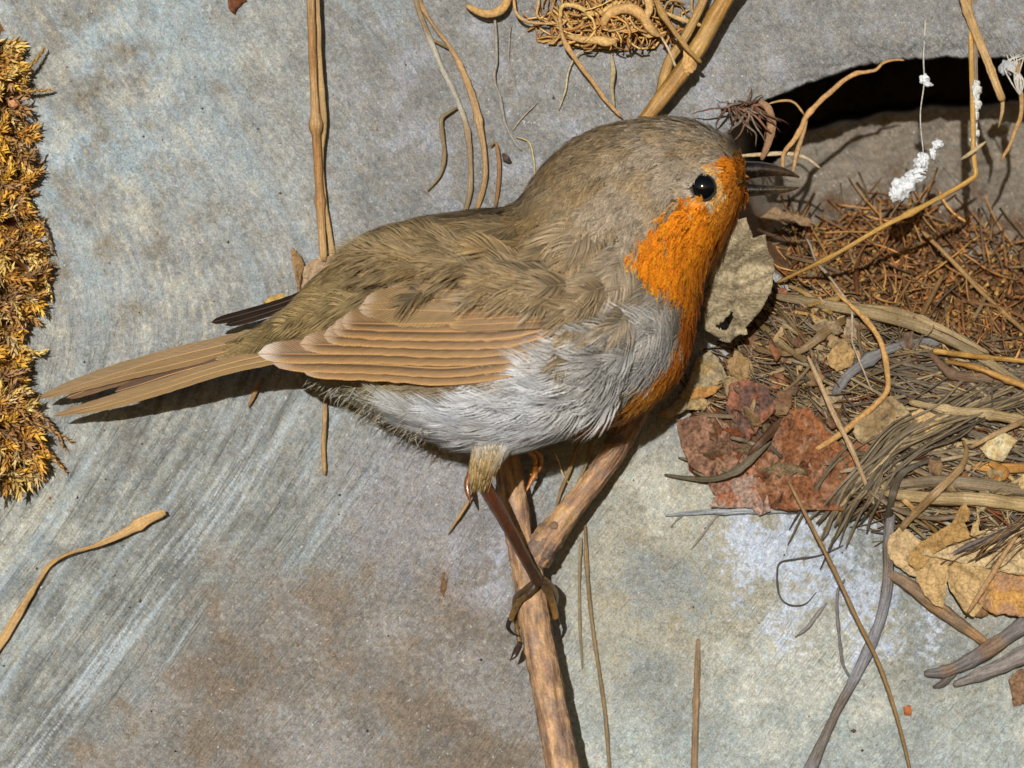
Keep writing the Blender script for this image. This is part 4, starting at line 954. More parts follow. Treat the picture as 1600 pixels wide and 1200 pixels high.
# small scraps of leaf packed into the nest front
def scrap(u, v, r, col, h, sd):
    n = random.randint(5, 8); a0 = random.uniform(0, 6.28); el = random.uniform(.5, 1.0); ro = random.uniform(0, 3.1)
    ol = []
    for k in range(n):
        a = a0 + k * 2 * math.pi / n; rr = r * random.uniform(.6, 1.25); x, y = rr * math.cos(a), rr * el * math.sin(a)
        ol.append((u + x * math.cos(ro) - y * math.sin(ro), v + x * math.sin(ro) + y * math.cos(ro)))
    sheet('leaf_bit', ol, col, parent=nest, h=h, tilt=(random.gauss(0, .4), random.gauss(0, .4)), amp=.07, thick=.02, step=5, seed=sd, mottle=.3, mat=M_LEAF)
SC = [(150, 126, 88), (128, 100, 68), (168, 140, 98), (116, 84, 58), (140, 92, 60), (158, 136, 106), (104, 82, 62)]
for k in range(64):
    z = random.random()
    if z < .55: u, v = random.uniform(1085, 1340), random.uniform(510, 665)
    elif z < .8: u, v = random.uniform(1340, 1600), random.uniform(680, 800)
    else: u, v = random.uniform(1220, 1420), random.uniform(440, 560)
    if nest_in(u, v) < 8: continue
    scrap(u, v, random.uniform(9, 24), random.choice(SC), random.uniform(.06, .2), 500 + k)
# rootlets matted over the lower leaf pile
tuft = thing('rootlet_tuft', 'dark tuft of fine rootlets lying across the lower leaf pile', 'roots', P(1550, 840, 1.0))
def gen_tuft():
    t = np.linspace(0, 1, 9); s0 = random.gauss(0, 12); e0 = random.gauss(0, 5)
    uu = 1640 - (1640 - random.uniform(1470, 1560)) * t + s0 * .3; vv = 806 + s0 + (872 - 806 + e0 - s0 * .6) * t ** 1.3 + 7 * perlin(t * 3, t * 0 + s0, random.randint(0, 99))
    d = surf(uu, vv) + .52 + random.uniform(0, .12) + .05 * np.sin(t * 3)
    return np.stack([uu, vv, d], 1), random.uniform(.005, .013), np.array(random.choice([(112, 92, 70), (90, 76, 62), (136, 122, 112), (150, 118, 80)])) * random.uniform(.7, 1.1)
fibres(26, gen_tuft, tuft, 'rootlets', 'fine dark rootlets')
strand('root', [(1478, 876, float(surf(1478, 876)) + .44), (1500, 860, float(surf(1500, 860)) + .5), (1525, 850, float(surf(1525, 850)) + .54), (1548, 842, float(surf(1548, 842)) + .54), (1600, 815, float(surf(1600, 815)) + .5)], (6, 9, 16, 14, 10), (128, 116, 108), tuft, mat=M_WOOD, h_abs=True)
strand('root', [(1512, 958, 1.0 + rt(1512, 958)), (1530, 930, 1.06 + rt(1530, 930)), (1552, 895, 1.08 + rt(1552, 895)), (1568, 868, 1.05 + rt(1568, 868)), (1590, 836, 1.0 + rt(1590, 836))], (5, 8, 8, 6), (172, 132, 84), tuft, mat=M_ROOT, h_abs=True)
# scattered crumbs on the rock
parts = []
for k in range(260):
    u, v = random.uniform(0, 1600), random.uniform(0, 1200)
    if 1130 < u and 60 < v < 860: continue
    r = random.choice([1.2, 1.6, 2.0, 2.6]) * random.uniform(.7, 1.3)
    a = np.array([[1, 0, 0], [-1, 0, 0], [0, 1, 0], [0, -1, 0], [0, 0, 1], [0, 0, -1]], float) * (1 + .3 * rng.normal(size=(6, 1)))
    fs = np.array([[0, 2, 4], [2, 1, 4], [1, 3, 4], [3, 0, 4], [2, 0, 5], [1, 2, 5], [3, 1, 5], [0, 3, 5]])
    p = P(u, v, float(rock_d(u, v)) + .01) + a * r * WID / 1600 * CM * np.array([1, .6, 1])
    c = random.choice([(206, 204, 198), (196, 190, 178), (168, 122, 72), (92, 78, 64), (150, 108, 70), (60, 58, 58)])
    parts.append((p, fs, None, lin(c) * ALB))
V, F, UV, C = merge(parts)
tag(mk('grit_crumbs', V, F, M_ROOT, None, C, UV, smooth=False), 'tiny pale and brown crumbs scattered over the rock', 'grit', kind='stuff')

# ------------------------------------------------------------------ moss, left edge
ME_V = [60, 90, 120, 200, 260, 300, 340, 385, 430, 465, 490, 530, 570, 610, 650, 690, 730, 760]
ME_U = [22, 34, 38, 46, 52, 50, 52, 68, 70, 62, 48, 34, 36, 46, 58, 66, 62, 15]
def moss():
    V = np.arange(30, 790, 6.0); U = np.arange(-330, 90, 6.0); UU, VV = np.meshgrid(U, V)
    ue = np.interp(VV, ME_V, ME_U) - 16 + 6 * perlin(VV / 20, VV * 0, 4)
    side = np.minimum(ue - UU, np.minimum(VV - 60, 765 - VV) + 40)
    keep = side > -12
    d = rock_d(UU, VV) - .05 + .5 * sstep(-8, 60, side) + .12 * fbm(UU / 30, VV / 30, 301, 3)
    idx = -np.ones(UU.shape, int); idx[keep] = np.arange(keep.sum())
    q = np.stack([idx[:-1, :-1], idx[:-1, 1:], idx[1:, 1:], idx[1:, :-1]], -1).reshape(-1, 4); q = q[(q >= 0).all(1)]
    c = lin((120, 80, 38)) * ALB * (1 + .3 * fbm(UU / 15, VV / 15, 303, 3))[..., None]
    parts = [(P(UU, VV, d)[keep], q, None, c[keep])]
    def top(u, v):
        ue = np.interp(v, ME_V, ME_U) - 16
        return rock_d(u, v) - .05 + .5 * sstep(-8, 60, ue - u) + .12 * fbm(u / 30, v / 30, 301, 3)
    def shoot(q, L, wleaf, col, nl):
        pts = P(q[:, 0], q[:, 1], q[:, 2]); v, f, uv = tube(pts, np.linspace(.035, .015, len(q)) * CM, 4)
        parts.append((v, f, uv, lin(np.array(col) * .75) * ALB))
        t = (np.arange(nl) + .5) / nl; s = t * (len(q) - 1); i = np.clip(s.astype(int), 0, len(q) - 2); fr = (s - i)[:, None]
        b = pts[i] * (1 - fr) + pts[i + 1] * fr; ax = norm(pts[i + 1] - pts[i])
        az = np.arange(nl) * 2.4 + random.uniform(0, 6)
        e1 = norm(np.cross(ax, np.array([.1, -1, .2]))); e2 = np.cross(ax, e1)
        rad = np.cos(az)[:, None] * e1 + np.sin(az)[:, None] * e2
        dirn = norm(ax * .85 + rad * .75); lat = norm(np.cross(dirn, rad)); L_ = (wleaf * (1.15 - .5 * t) * CM)[:, None]
        a = b + lat * L_ * .21 + dirn * L_ * .3; bb = b - lat * L_ * .21 + dirn * L_ * .3; tip = b + dirn * L_ + ax * L_ * .15; mid = b + dirn * L_ * .45 + rad * L_ * .06
        vv = np.stack([b, a, tip, bb, mid], 1).reshape(-1, 3); k = np.arange(nl)[:, None] * 5
        ff = np.vstack([np.hstack([k, k + 1, k + 4]), np.hstack([k + 1, k + 2, k + 4]), np.hstack([k + 2, k + 3, k + 4]), np.hstack([k + 3, k, k + 4])])
        cc = lin(np.array(col)) * ALB; cl = np.repeat((cc[None] * (.84 + .32 * rng.random((nl, 1))))[:, None, :], 5, 1)
        cl[:, 2] *= 1.25
        parts.append((vv, ff, None, np.clip(cl.reshape(-1, 3), 0, .75)))
    cols = [(234, 182, 70), (216, 162, 66), (196, 142, 66), (222, 186, 108), (176, 132, 78), (164, 126, 84), (206, 176, 122)]
    for k in range(680):
        v = random.uniform(62, 755); ue = float(np.interp(v, ME_V, ME_U)); u = ue - 14 - abs(random.gauss(0, 75)) if random.random() < .8 else random.uniform(-320, ue - 14)
        a = random.gauss(.5, 1.0) if u < ue - 40 else random.gauss(.35, .6)
        L = random.uniform(22, 46)
        if u > ue - 40: L = min(L, (ue - u) + random.uniform(4, 16))
        t = np.linspace(0, 1, 7); k2 = random.gauss(0, .5)
        uu = u + np.cos(a + k2 * t) * t * L; vv = v + np.sin(a + k2 * t) * t * L
        d = float(top(np.array(u), np.array(v))) + .02 + random.uniform(.1, .45) * np.sin(t * 2.2); d = np.maximum(d, rock_d(uu, vv) + .05)
        shoot(np.stack([uu, vv, d], 1), L, random.uniform(.13, .22), random.choice(cols), random.randint(20, 30))
    def sp(pts, col, nl=46, wl=.12):
        q = catmull([(u, v, float(rock_d(u, v)) + h) for u, v, h in pts], 12); shoot(q, 60, wl, col, nl)
    sp([(25, 112, .5), (40, 108, .4), (58, 92, .3), (69, 76, .25)], (172, 132, 58)); sp([(38, 120, .4), (40, 125, .4)], (172, 132, 58), 10); sp([(34, 142, .35), (58, 142, .3), (82, 140, .2)], (182, 142, 76), 36, .1)
    for (a, b, c) in [((50, 640), (75, 660), (100, 700)), ((40, 660), (70, 700), (104, 738)), ((30, 650), (80, 672), (112, 690)), ((20, 690), (50, 715), (70, 752)), ((30, 330), (62, 345), (84, 395)), ((40, 390), (66, 425), (82, 470)), ((30, 540), (62, 552), (72, 548)), ((10, 720), (14, 745), (18, 772))]:
        sp([(*a, .4), (*b, .35), (*c, .12)], random.choice(cols[2:6]), 40)
    Vv, F, UV, C = merge(parts)
    tag(mk('moss_mat', Vv, F, M_MOSS, None, C, UV), 'golden brown dried moss growing down the left edge of the rock', 'moss', kind='stuff')
    lump('seed', 'tiny round pinkish seed caught in the top of the moss', 'seed', 21, 160, float(top(np.array(21.), np.array(160.))) + .42, 9, (206, 150, 104), 5, M_ROOT, ampl=.08)
moss()
# ------------------------------------------------------------------ forked twig the bird stands on
PX = WID / 1600                      # cm per photo pixel on the rock plane
twig = thing('forked_branch', 'brown forked branch leaning on the rock under the robin', 'branch', P(880, 1300, 1.5))
def limb(name, pts, w, col, col2, sides=22, n=150, sd=0, parent=None):
    q = catmull(pts, n); t = np.linspace(0, 1, n)
    r = np.interp(t, np.linspace(0, 1, len(w)), w) * PX * .5 * CM
    r = r * (1 + .05 * perlin(t * 14, t * 0, sd) + .03 * perlin(t * 40, t * 0, sd + 1))
    v, f, uv = tube(P(q[:, 0], q[:, 1], q[:, 2]), r, sides, 1.0, rough=.10, seed=sd)
    tt = np.concatenate([np.repeat(t, sides), [0, 1]]) * n; aa = np.concatenate([np.tile(np.arange(sides), n), [0, 0]]) / sides * 6.28
    m = sstep(-.2, .35, fbm(tt / 22, np.sin(aa) * 1.6 + np.cos(aa) * .7, sd + 3, 4))[:, None]
    c = lin(col) * ALB * (1 - m) + lin(col2) * ALB * m
    g = sstep(.15, .5, fbm(tt / 6, np.sin(aa) * 4 + np.cos(aa) * 3, sd + 9, 3))[:, None]
    c = c * (1 - .55 * g) + lin((132, 118, 108)) * ALB * .55 * g
    return mk(name, v, f, M_WOOD, parent, c, uv)
limb('main_stem', [(905, 1330, 1.5), (880, 1200, 1.36), (858, 1085, 1.24), (838, 980, 1.12), (826, 900, 1.02), (812, 840, .94), (800, 765, .84), (791, 710, .70), (782, 650, .42), (772, 590, .20)],
     (54, 52, 48, 48, 46, 42, 42, 40, 36), (184, 146, 106), (146, 114, 90), sd=3, parent=twig, n=200)
limb('side_stem', [(834, 876, .96), (848, 852, .98), (866, 828, .98), (905, 778, .94), (948, 722, .86), (976, 676, .72), (996, 636, .5), (1012, 600, .30)],
     (46, 46, 36, 34, 36, 38, 34), (192, 152, 106), (156, 120, 90), sd=8, parent=twig, n=130)
limb('fork_collar', [(832, 884, .99), (842, 862, 1.0), (856, 842, .99)], (30, 50, 42), (128, 104, 86), (118, 100, 90), sd=12, parent=twig, n=30)
limb('bud_scar', [(858, 826, 1.10), (866, 822, 1.18), (874, 828, 1.08)], (8, 14, 7), (150, 116, 86), (120, 100, 84), sd=15, parent=twig, n=12, sides=10)
limb('bud_scar', [(946, 692, .95), (962, 684, 1.02), (974, 688, .9)], (8, 18, 8), (124, 106, 94), (112, 98, 90), sd=18, parent=twig, n=14, sides=10)

# ------------------------------------------------------------------ robin
D0 = 2.5
robin = thing('robin', 'robin with orange breast and brown back perched on the forked branch', 'bird', P(842, 915, 1.3))
ST = [  # top u,v, bottom u,v, half depth cm, centre depth
    (262, 563, 262, 570, .03, 1.30), (372, 532, 370, 556, .12, 1.80),
    (452, 488, 446, 542, .40, 2.30), (515, 424, 508, 586, .85, 2.42), (578, 374, 588, 634, 1.35, D0), (655, 350, 678, 676, 1.80, D0), (740, 334, 778, 698, 2.06, D0), (808, 318, 880, 684, 2.16, D0),
    (838, 278, 985, 650, 2.12, D0), (864, 247, 1055, 590, 1.95, D0), (900, 220, 1082, 506, 1.68, D0), (952, 198, 1096, 440, 1.46, D0), (1018, 187, 1120, 390, 1.30, D0),
    (1080, 190, 1144, 348, 1.08, D0), (1125, 211, 1156, 322, .82, D0), (1150, 236, 1164, 306, .50, D0), (1164, 258, 1168, 292, .22, D0)]
TB = catmull(np.hstack([np.array(ST, float), np.arange(len(ST))[:, None] - 2.0]), 600); SS = np.linspace(0, 1, 600)
def body_uvd(s, th):
    g = [np.interp(s, SS, TB[:, i]) for i in range(6)]
    c = np.cos(th); mu, mv = (g[0] + g[2]) / 2, (g[1] + g[3]) / 2
    return mu + (g[0] - mu) * c, mv + (g[1] - mv) * c, g[5] + g[4] * np.sin(th)
def S(s, th): return P(*body_uvd(s, th))
def frame(s, th):
    e = 1e-3
    ps = (S(np.clip(s + e, 0, 1), th) - S(np.clip(s - e, 0, 1), th)) / (np.clip(s + e, 0, 1) - np.clip(s - e, 0, 1))[..., None]
    pt = (S(s, th + e) - S(s, th - e)) / (2 * e)
    n = norm(np.cross(ps, pt))
    u, v, d = body_uvd(s, th); cen = P(*body_uvd(s, th * 0 + np.pi / 2)) * .5 + P(*body_uvd(s, th * 0 - np.pi / 2)) * .5
    sg = np.sign(np.sum(n * (S(s, th) - cen), -1)); return ps, pt, n * sg[..., None]

BIB = [(1112, 266), (1126, 254), (1143, 243), (1160, 234), (1185, 260), (1185, 320), (1165, 360), (1140, 410), (1115, 450), (1106, 520), (1094, 580), (1056, 632), (1000, 672), (920, 692),
       (908, 668), (965, 643), (1008, 608), (1042, 570), (1060, 526), (1068, 490), (1066, 462), (1046, 446), (1020, 438), (998, 418), (984, 404), (1000, 388), (1006, 362), (1030, 345), (1046, 326),
       (1062, 318), (1076, 312), (1100, 318), (1120, 306), (1124, 286), (1114, 270), (1106, 268)]
def flank_line(u): return np.interp(u, [560, 740, 800, 850, 900, 960, 1060, 1100], [640, 618, 596, 556, 514, 490, 464, 458])
def bodycol(u, v):
    j = 7 * fbm(u / 14, v / 14, 401, 2)
    n = fbm(u / 50, v / 50, 405, 3)
    def mix(c, col, m): return c + (np.array(col, float) - c) * np.clip(m, 0, 1)[..., None]
    c = np.ones(np.shape(u) + (3,)) * np.array([120, 102, 72.])
    c = mix(c, (128, 110, 74), sstep(720, 520, u))                                           # rump olive
    hd = sstep(800, 880, u - .45 * (v - 330)); c = mix(c, (132, 113, 84), hd)                  # crown
    ck = sstep(0, 60, (u - 850) * .8 - np.abs(v - 345) * .6) ; c = mix(c, (148, 135, 118), ck * .7)   # grey cheek, neck side
    c = mix(c, (136, 106, 60), .35 * sstep(.1, .5, n))
    fl = sstep(-14, 20, v - flank_line(u) + j)    # flank grey
    c = mix(c, (164, 161, 155), fl)
    dk = np.exp(-(((u - 1052) / 30) ** 2 + ((v - 478) / 34) ** 2)); c = mix(c, (132, 124, 110), dk * .9)
    be = sstep(585, 655, v + .12 * (u - 760)); c = mix(c, (216, 219, 223), be)                  # white belly
    ve = sstep(720, 600, u) * sstep(575, 610, v); c = mix(c, (178, 166, 128), ve * .7)
    yl = np.exp(-(((u - 985) / 40) ** 2 + ((v - 622) / 16) ** 2)); c = mix(c, (216, 170, 90), yl * .7)
    pd = poly_dist(u, v, BIB) + j * .6
    c = mix(c, (232, 132, 24), sstep(-3, 4, pd))
    c = mix(c, (222, 116, 24), sstep(-3, 4, pd) * sstep(440, 500, v) * .6)
    c = mix(c, (246, 160, 48), sstep(-3, 4, pd) * sstep(540, 610, v) * .8)  # lower breast painted brighter to offset its shading
    c = mix(c, (226, 150, 60), sstep(-3, 4, pd) * np.exp(-(((u - 1130) / 24) ** 2 + ((v - 310) / 22) ** 2)) * .8)
    er = np.abs(np.hypot(u - 1098, v - 293) - 27); c = mix(c, (206, 180, 132), np.exp(-(er / 6) ** 2) * sstep(1085, 1110, u) * .7)
    c = mix(c, (176, 164, 146), np.exp(-(er / 6) ** 2) * sstep(1095, 1075, u) * .7)
    c = mix(c, (92, 74, 48), np.exp(-(((u - 1160) / 14) ** 2 + ((v - 283) / 12) ** 2)) * .8)
    return c

ns, nt_ = 170, 120
sg, tg = np.meshgrid(np.linspace(0, 1, ns), np.linspace(0, 2 * np.pi, nt_, endpoint=False), indexing='ij')
ub, vb, db = body_uvd(sg, tg)
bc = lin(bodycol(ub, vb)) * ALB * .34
body = mk('body', P(ub, vb, db).reshape(-1, 3), grid_faces(ns, nt_, True), M_BODY, robin, bc.reshape(-1, 3))

# wing surface (folded wing lies on the near flank)
def dwing(u, v):
    hdw = np.interp(u, [380, 440, 500, 560, 640, 740, 820, 900], [.78, .98, 1.16, 1.42, 1.82, 2.10, 2.18, 2.16])
    vc = np.interp(u, [380, 500, 740, 900], [548, 520, 512, 505]); hv = np.interp(u, [380, 500, 600, 740, 900], [150, 150, 160, 186, 200])
    return D0 + .03 + hdw * np.sqrt(np.clip(1 - ((v - vc) / hv) ** 2, .05, 1)) + .04

# ---- contour feathers: thousands of small barbed feathers
def make_feathers(s0, th0, L, W, B, col, dth, lift, loose_, vane=.7, hw=.0085, wing_lift=None):
    """vectorised over N feathers; L, W, lift in cm"""
    N = len(s0)
    ps, pt, n0 = frame(s0, th0)
    ds = np.minimum(L * CM / np.linalg.norm(ps, axis=-1), np.maximum(s0 - .002, .001))
    T = np.linspace(0, 1, 7)
    def at(t):                                           # t: (N, k)
        s = np.clip(s0[:, None] - ds[:, None] * t, .0005, .9995); th = th0[:, None] + dth[:, None] * t
        p = S(s, th); _, _, n = frame(s, th)
        over = np.clip(ds[:, None] * t - s0[:, None], 0, None)      # past the rump: go straight on
        h = (.012 + lift[:, None] * (.25 * t + .75 * t * t)) * CM
        p = p + n * h[..., None]
        if wing_lift is not None:
            p = p + n * (wing_lift[:, None] * sstep(0, .75, t) * CM)[..., None]
        return p, n
    def fwd(t):
        a, _ = at(np.clip(t - .04, 0, 1)); b, _ = at(np.clip(t + .04, 0, 1)); return norm(b - a)
    tb = np.linspace(.12, .97, B)[None, :] + rng.normal(0, .012, (N, B)); tb = np.clip(tb, .05, 1)
    base, n = at(tb); f = fwd(tb)
    lat = norm(np.cross(n, f))
    prof = np.sin(np.pi * np.clip(tb, 0, 1) ** .75 * .86 + .14 * np.pi) ** .7 * .9 + .12
    ang = np.radians(58 - 40 * tb)
    V, C = [], []
    cb = lin(np.clip(col, 0, 255)) * .98
    for sd in (-1, 1):
        a = ang * (1 + loose_ * rng.normal(0, .35, ang.shape)) ; l = (W[:, None] * prof / np.maximum(np.sin(ang), .45) * (1 + loose_ * rng.normal(0, .25, ang.shape))) * CM
        dr = norm(f * np.cos(a)[..., None] + lat * (sd * np.sin(a))[..., None] + n * (rng.normal(.05, .10, a.shape) * loose_)[..., None])
        wd = norm(np.cross(dr, n)) * hw * CM
        mid = base + dr * (l * .55)[..., None] + n * (l * .03)[..., None]
        tip = base + dr * (l * .9)[..., None] + f * (l * .22)[..., None] - n * (l * .05)[..., None]
        V.append(np.stack([base - wd, base + wd, mid + wd * .95, mid - wd * .95, tip], 2).reshape(-1, 3))
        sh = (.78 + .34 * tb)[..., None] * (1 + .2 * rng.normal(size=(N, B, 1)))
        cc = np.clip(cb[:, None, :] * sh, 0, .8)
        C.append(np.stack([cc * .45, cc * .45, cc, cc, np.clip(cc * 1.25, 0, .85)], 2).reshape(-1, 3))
    V = np.vstack(V); C = np.vstack(C); k = np.arange(len(V) // 5)[:, None] * 5
    parts = [(V, [np.hstack([k, k + 1, k + 2, k + 3]), np.hstack([k + 3, k + 2, k + 4])], None, C)]
    # shaft
    tt = np.broadcast_to(np.linspace(0, .98, 5), (N, 5)); p, n = at(tt); f = fwd(tt); lt = norm(np.cross(n, f)) * .011 * CM * np.linspace(1, .3, 5)[None, :, None]
    p = p + n * .004 * CM
    V = np.stack([p - lt, p + lt], 2).reshape(-1, 3)
    q = (np.arange(N)[:, None, None] * 10 + np.arange(4)[None, :, None] * 2 + np.array([0, 1, 3, 2])[None, None]).reshape(-1, 4)
    parts.append((V, q, None, np.repeat(np.clip(cb * 1.05, 0, .8), 10, 0)))
    if vane > 0:                                         # closed inner web under the barbs
        tt = np.broadcast_to(np.linspace(.1, .88, 5), (N, 5)); p, n = at(tt); f = fwd(tt); lt = norm(np.cross(n, f))
        pr = (np.sin(np.pi * np.linspace(.1, .88, 5) ** .75 * .86 + .14 * np.pi) ** .7)[None, :] * W[:, None] * vane * CM
        p = p - n * .006 * CM
        V = np.stack([p - lt * pr[..., None] + f * (pr * .5)[..., None], p, p + lt * pr[..., None] + f * (pr * .5)[..., None]], 2).reshape(-1, 3)
        b = np.arange(N)[:, None, None] * 15 + np.arange(4)[None, :, None] * 3
        q = np.concatenate([(b + np.array([0, 1, 4, 3])).reshape(-1, 4), (b + np.array([1, 2, 5, 4])).reshape(-1, 4)])
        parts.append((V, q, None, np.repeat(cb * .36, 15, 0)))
    return parts

WING = [(400, 556), (470, 522), (540, 488), (640, 448), (760, 446), (890, 468), (900, 505), (850, 556), (760, 590), (660, 602), (540, 588), (440, 572)]
def sample(n):
    s = rng.random(n * 5) * .985 + .012; th = rng.random(n * 5) * 2 * np.pi
    ps, pt, _ = frame(s, th); J = np.linalg.norm(np.cross(ps, pt), axis=-1)
    k = rng.random(len(s)) < J / J.max(); return s[k], th[k], J
s_, th_, J = sample(60000)
ue, ve_, de = body_uvd(s_, th_); ix_ = np.interp(s_, SS, TB[:, 6])
area = float(J.mean()) * .985 * 2 * np.pi * 1e4          # cm2
dens = len(s_) / area
near = np.sin(th_) > -.25
_ps, _, _ = frame(s_, th_); ue2, ve2, _ = body_uvd(np.clip(s_ - .16 * CM / np.linalg.norm(_ps, axis=-1), 0, 1), th_)
eye_d = np.hypot(ue - 1098, ve_ - 293)
bibd = poly_dist(ue2, ve2, BIB); wngd = poly_dist(ue, ve_, WING)
kind = np.full(len(s_), 0)                                # 0 back
kind[(ix_ > 8.0) | ((ue > 830) & (ve_ < 330))] = 1         # head
kind[(ve_ > flank_line(ue - 75)) & (kind == 0)] = 2   # flank and belly
kind[(ix_ > 5.6) & (ix_ <= 8.0) & (ve_ > flank_line(ue - 60)) & (bibd < 0)] = 2
kind[bibd > -2] = 3                                      # bib
DN = {0: 20, 1: 120, 2: 15, 3: 150}
plum = []
for kd in range(4):
    kp = (kind == kd) & (rng.random(len(s_)) < DN[kd] / dens * np.where(near, 1, .35))
    if kd == 2:
        u8, v8, _ = body_uvd(np.clip(s_ - 1.0 * CM / np.linalg.norm(_ps, axis=-1), 0, 1), th_ - .12)
        kp &= ~(((poly_dist(u8, v8, WING) > -16) | (poly_dist(u8 - 40, v8 - 6, WING) > -10)) & (np.sin(th_) > .2) & (ue < 900))
    if kd in (0, 2): kp &= ~((wngd > 14) & (np.sin(th_) > .2))
    kp &= ~((eye_d < 18) & near) & (ix_ > -.75)
    s, th, u, v = s_[kp], th_[kp], ue[kp], ve_[kp]; N = len(s)
    rnd = rng.random(N); _l = {0: .5, 1: .17, 2: .55, 3: .16}[kd]
    psv, _, _ = frame(s, th); um, vm_, _ = body_uvd(np.clip(s - _l * CM / np.linalg.norm(psv, axis=-1), 0, 1), th)
    col = bodycol(um, vm_) * (1 + .07 * rng.normal(size=(N, 1)))
    sd = np.sign(np.sin(th)); z = np.zeros(N)
    if kd == 0:
        L = .9 + .35 * rnd; W = .30 + .10 * rng.random(N); tb_ = sstep(1.5, -.5, ix_[kp]); W = W * (1 - .75 * tb_)
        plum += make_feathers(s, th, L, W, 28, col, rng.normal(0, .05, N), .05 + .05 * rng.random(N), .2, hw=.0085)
    elif kd == 1:
        f = sstep(13, 8, ix_[kp]); L = .22 + .30 * f + .08 * rnd; W = (.055 + .055 * f) * (1 + .2 * rng.random(N))
        m = eye_d[kp] < 34; L = np.where(m, np.minimum(L, .16), L)
        plum += make_feathers(s, th, L, W, 11, col, rng.normal(0, .05, N), .03 + .03 * rng.random(N), .5, hw=.0075)
    elif kd == 2:
        L = 1.05 + .45 * rnd; W = .36 + .12 * rng.random(N)
        up = -sd * (.10 + .30 * sstep(830, 980, u) * sstep(640, 540, v))
        plum += make_feathers(s, th, L, W, 26, col, up + rng.normal(0, .10, N), .08 + .07 * rng.random(N), .22, vane=.3, hw=.0095)
    else:
        L = .18 + .20 * sstep(14, 11, ix_[kp]) + .06 * rnd; W = .05 + .03 * rng.random(N)
        m = eye_d[kp] < 36; L = np.where(m, np.minimum(L, .15), L)
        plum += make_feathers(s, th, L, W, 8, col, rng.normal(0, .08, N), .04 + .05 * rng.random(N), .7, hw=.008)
# feathers that overlap the folded wing: scapulars above, flank below and in front
def over_wing(n, poly, L, W, dsgn, colf, vane, ls, lf=1.0):
    out = []
    s = rng.random(n * 40) * .9 + .05; th = rng.random(n * 40) * np.pi
    u, v, d = body_uvd(s, th); k = np.where(in_poly(u, v, poly))[0][:n]
    s, th, u, v = s[k], th[k], u[k], v[k]; N = len(s); r = rng.random(N)
    wl = np.clip(.30 + .06 * rng.random(N), 0, 1)
    return make_feathers(s, th, L[0] + (L[1] - L[0]) * r, W[0] + (W[1] - W[0]) * rng.random(N), 27, colf(u, v) * (1 + .06 * rng.normal(size=(N, 1))), dsgn + rng.normal(0, .10, N), .05 + .05 * rng.random(N), ls, vane=vane, wing_lift=wl * lf, hw=.009)
plum += over_wing(70, [(600, 405), (700, 395), (860, 400), (930, 440), (900, 462), (760, 436), (650, 436)], (.8, 1.15), (.28, .36), .02, bodycol, .7, .2)
plum += over_wing(60, [(905, 440), (970, 440), (1005, 490), (950, 520), (910, 512)], (.55, .8), (.26, .34), -.05, bodycol, .6, .2, .7)
plum += over_wing(46, [(965, 532), (1025, 515), (1015, 570), (950, 622), (885, 648), (870, 645), (925, 600)], (.7, .95), (.36, .48), -.16, lambda u, v: bodycol(np.maximum(u, 960), np.clip(v, 540, 600)), .15, .25)
Vp, Fp, UVp, Cp = merge(plum)
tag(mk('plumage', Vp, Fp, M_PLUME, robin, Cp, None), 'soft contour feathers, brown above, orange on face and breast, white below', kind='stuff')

# ---- flight feathers
def vane_feather(name, pts, hw_up, hw_lo, col, edge, parent, tip_t=.86, base_t=.08, shaft_col=(196, 150, 96), n=36, m=19, camber=.03, tipcol=None, seed=0, inner=.8, gap_shade=0.0, mat=None):
    q = catmull(pts, n); t = np.linspace(0, 1, n)            # base -> tip
    tg = np.gradient(q[:, :2], axis=0); tg /= np.linalg.norm(tg, axis=1, keepdims=True)
    nr = np.stack([-tg[:, 1], tg[:, 0]], 1); nr *= np.where(nr[:, 1:2] > 0, 1, -1)      # towards image bottom
    pr = np.sqrt(np.clip(1 - (np.clip(t - tip_t, 0, 1) / (1 - tip_t)) ** 2, 0, 1)) * (.45 + .55 * sstep(0, base_t + .15, t)); pr = np.maximum(pr, .02)
    x = np.linspace(-1, 1, m)
    off = np.where(x[None] < 0, x[None] * hw_up, x[None] * hw_lo) * pr[:, None]
    jag = 1 + .09 * fbm(t * 34, t * 0 + seed, seed, 2)
    off = off * jag[:, None]
    u = q[:, 0:1] + nr[:, 0:1] * off; v = q[:, 1:2] + nr[:, 1:2] * off
    d = q[:, 2:3] + camber * (1 - x[None] ** 2) * np.minimum(1, pr[:, None])
    L = np.concatenate([[0], np.cumsum(np.hypot(*np.diff(q[:, :2], axis=0).T))]) * PX
    uv = np.stack([np.broadcast_to(L[:, None], u.shape) + seed * .37, np.broadcast_to(x[None], u.shape)], -1).reshape(-1, 2)
    c = np.tile(lin(col) * ALB, (n, m, 1)) * (1 + .10 * fbm(t[:, None] * 6, x[None] * 2, seed + 3, 3))[..., None]
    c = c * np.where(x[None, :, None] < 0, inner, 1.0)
    c = c * (1 - .55 * gap_shade * (sstep(.45, .22, x) * sstep(-.3, .1, x)))[None, :, None]  # shade under the overlapping feather, painted into the vane colour
    e = (.4 * sstep(.5, .8, x) + .6 * sstep(.82, .96, x))[None, :, None]; c = c * (1 - e) + lin(edge) * ALB * e
    if tipcol is not None:
        e = (sstep(.90, .99, t)[:, None] * np.ones(m))[..., None]; c = c * (1 - e) + lin(tipcol) * ALB * e
    o = mk(name, P(u, v, d).reshape(-1, 3), grid_faces(n, m), mat or M_VANE, parent, np.clip(c.reshape(-1, 3), 0, .8), uv)
    sv, sf, suv = tube(P(q[:, 0], q[:, 1], q[:, 2] + camber + .004), np.linspace(.022, .006, n) * CM, 5)
    mk('shaft', sv, sf, M_VANE, o, lin(shaft_col) * ALB, suv * 0)
    return o
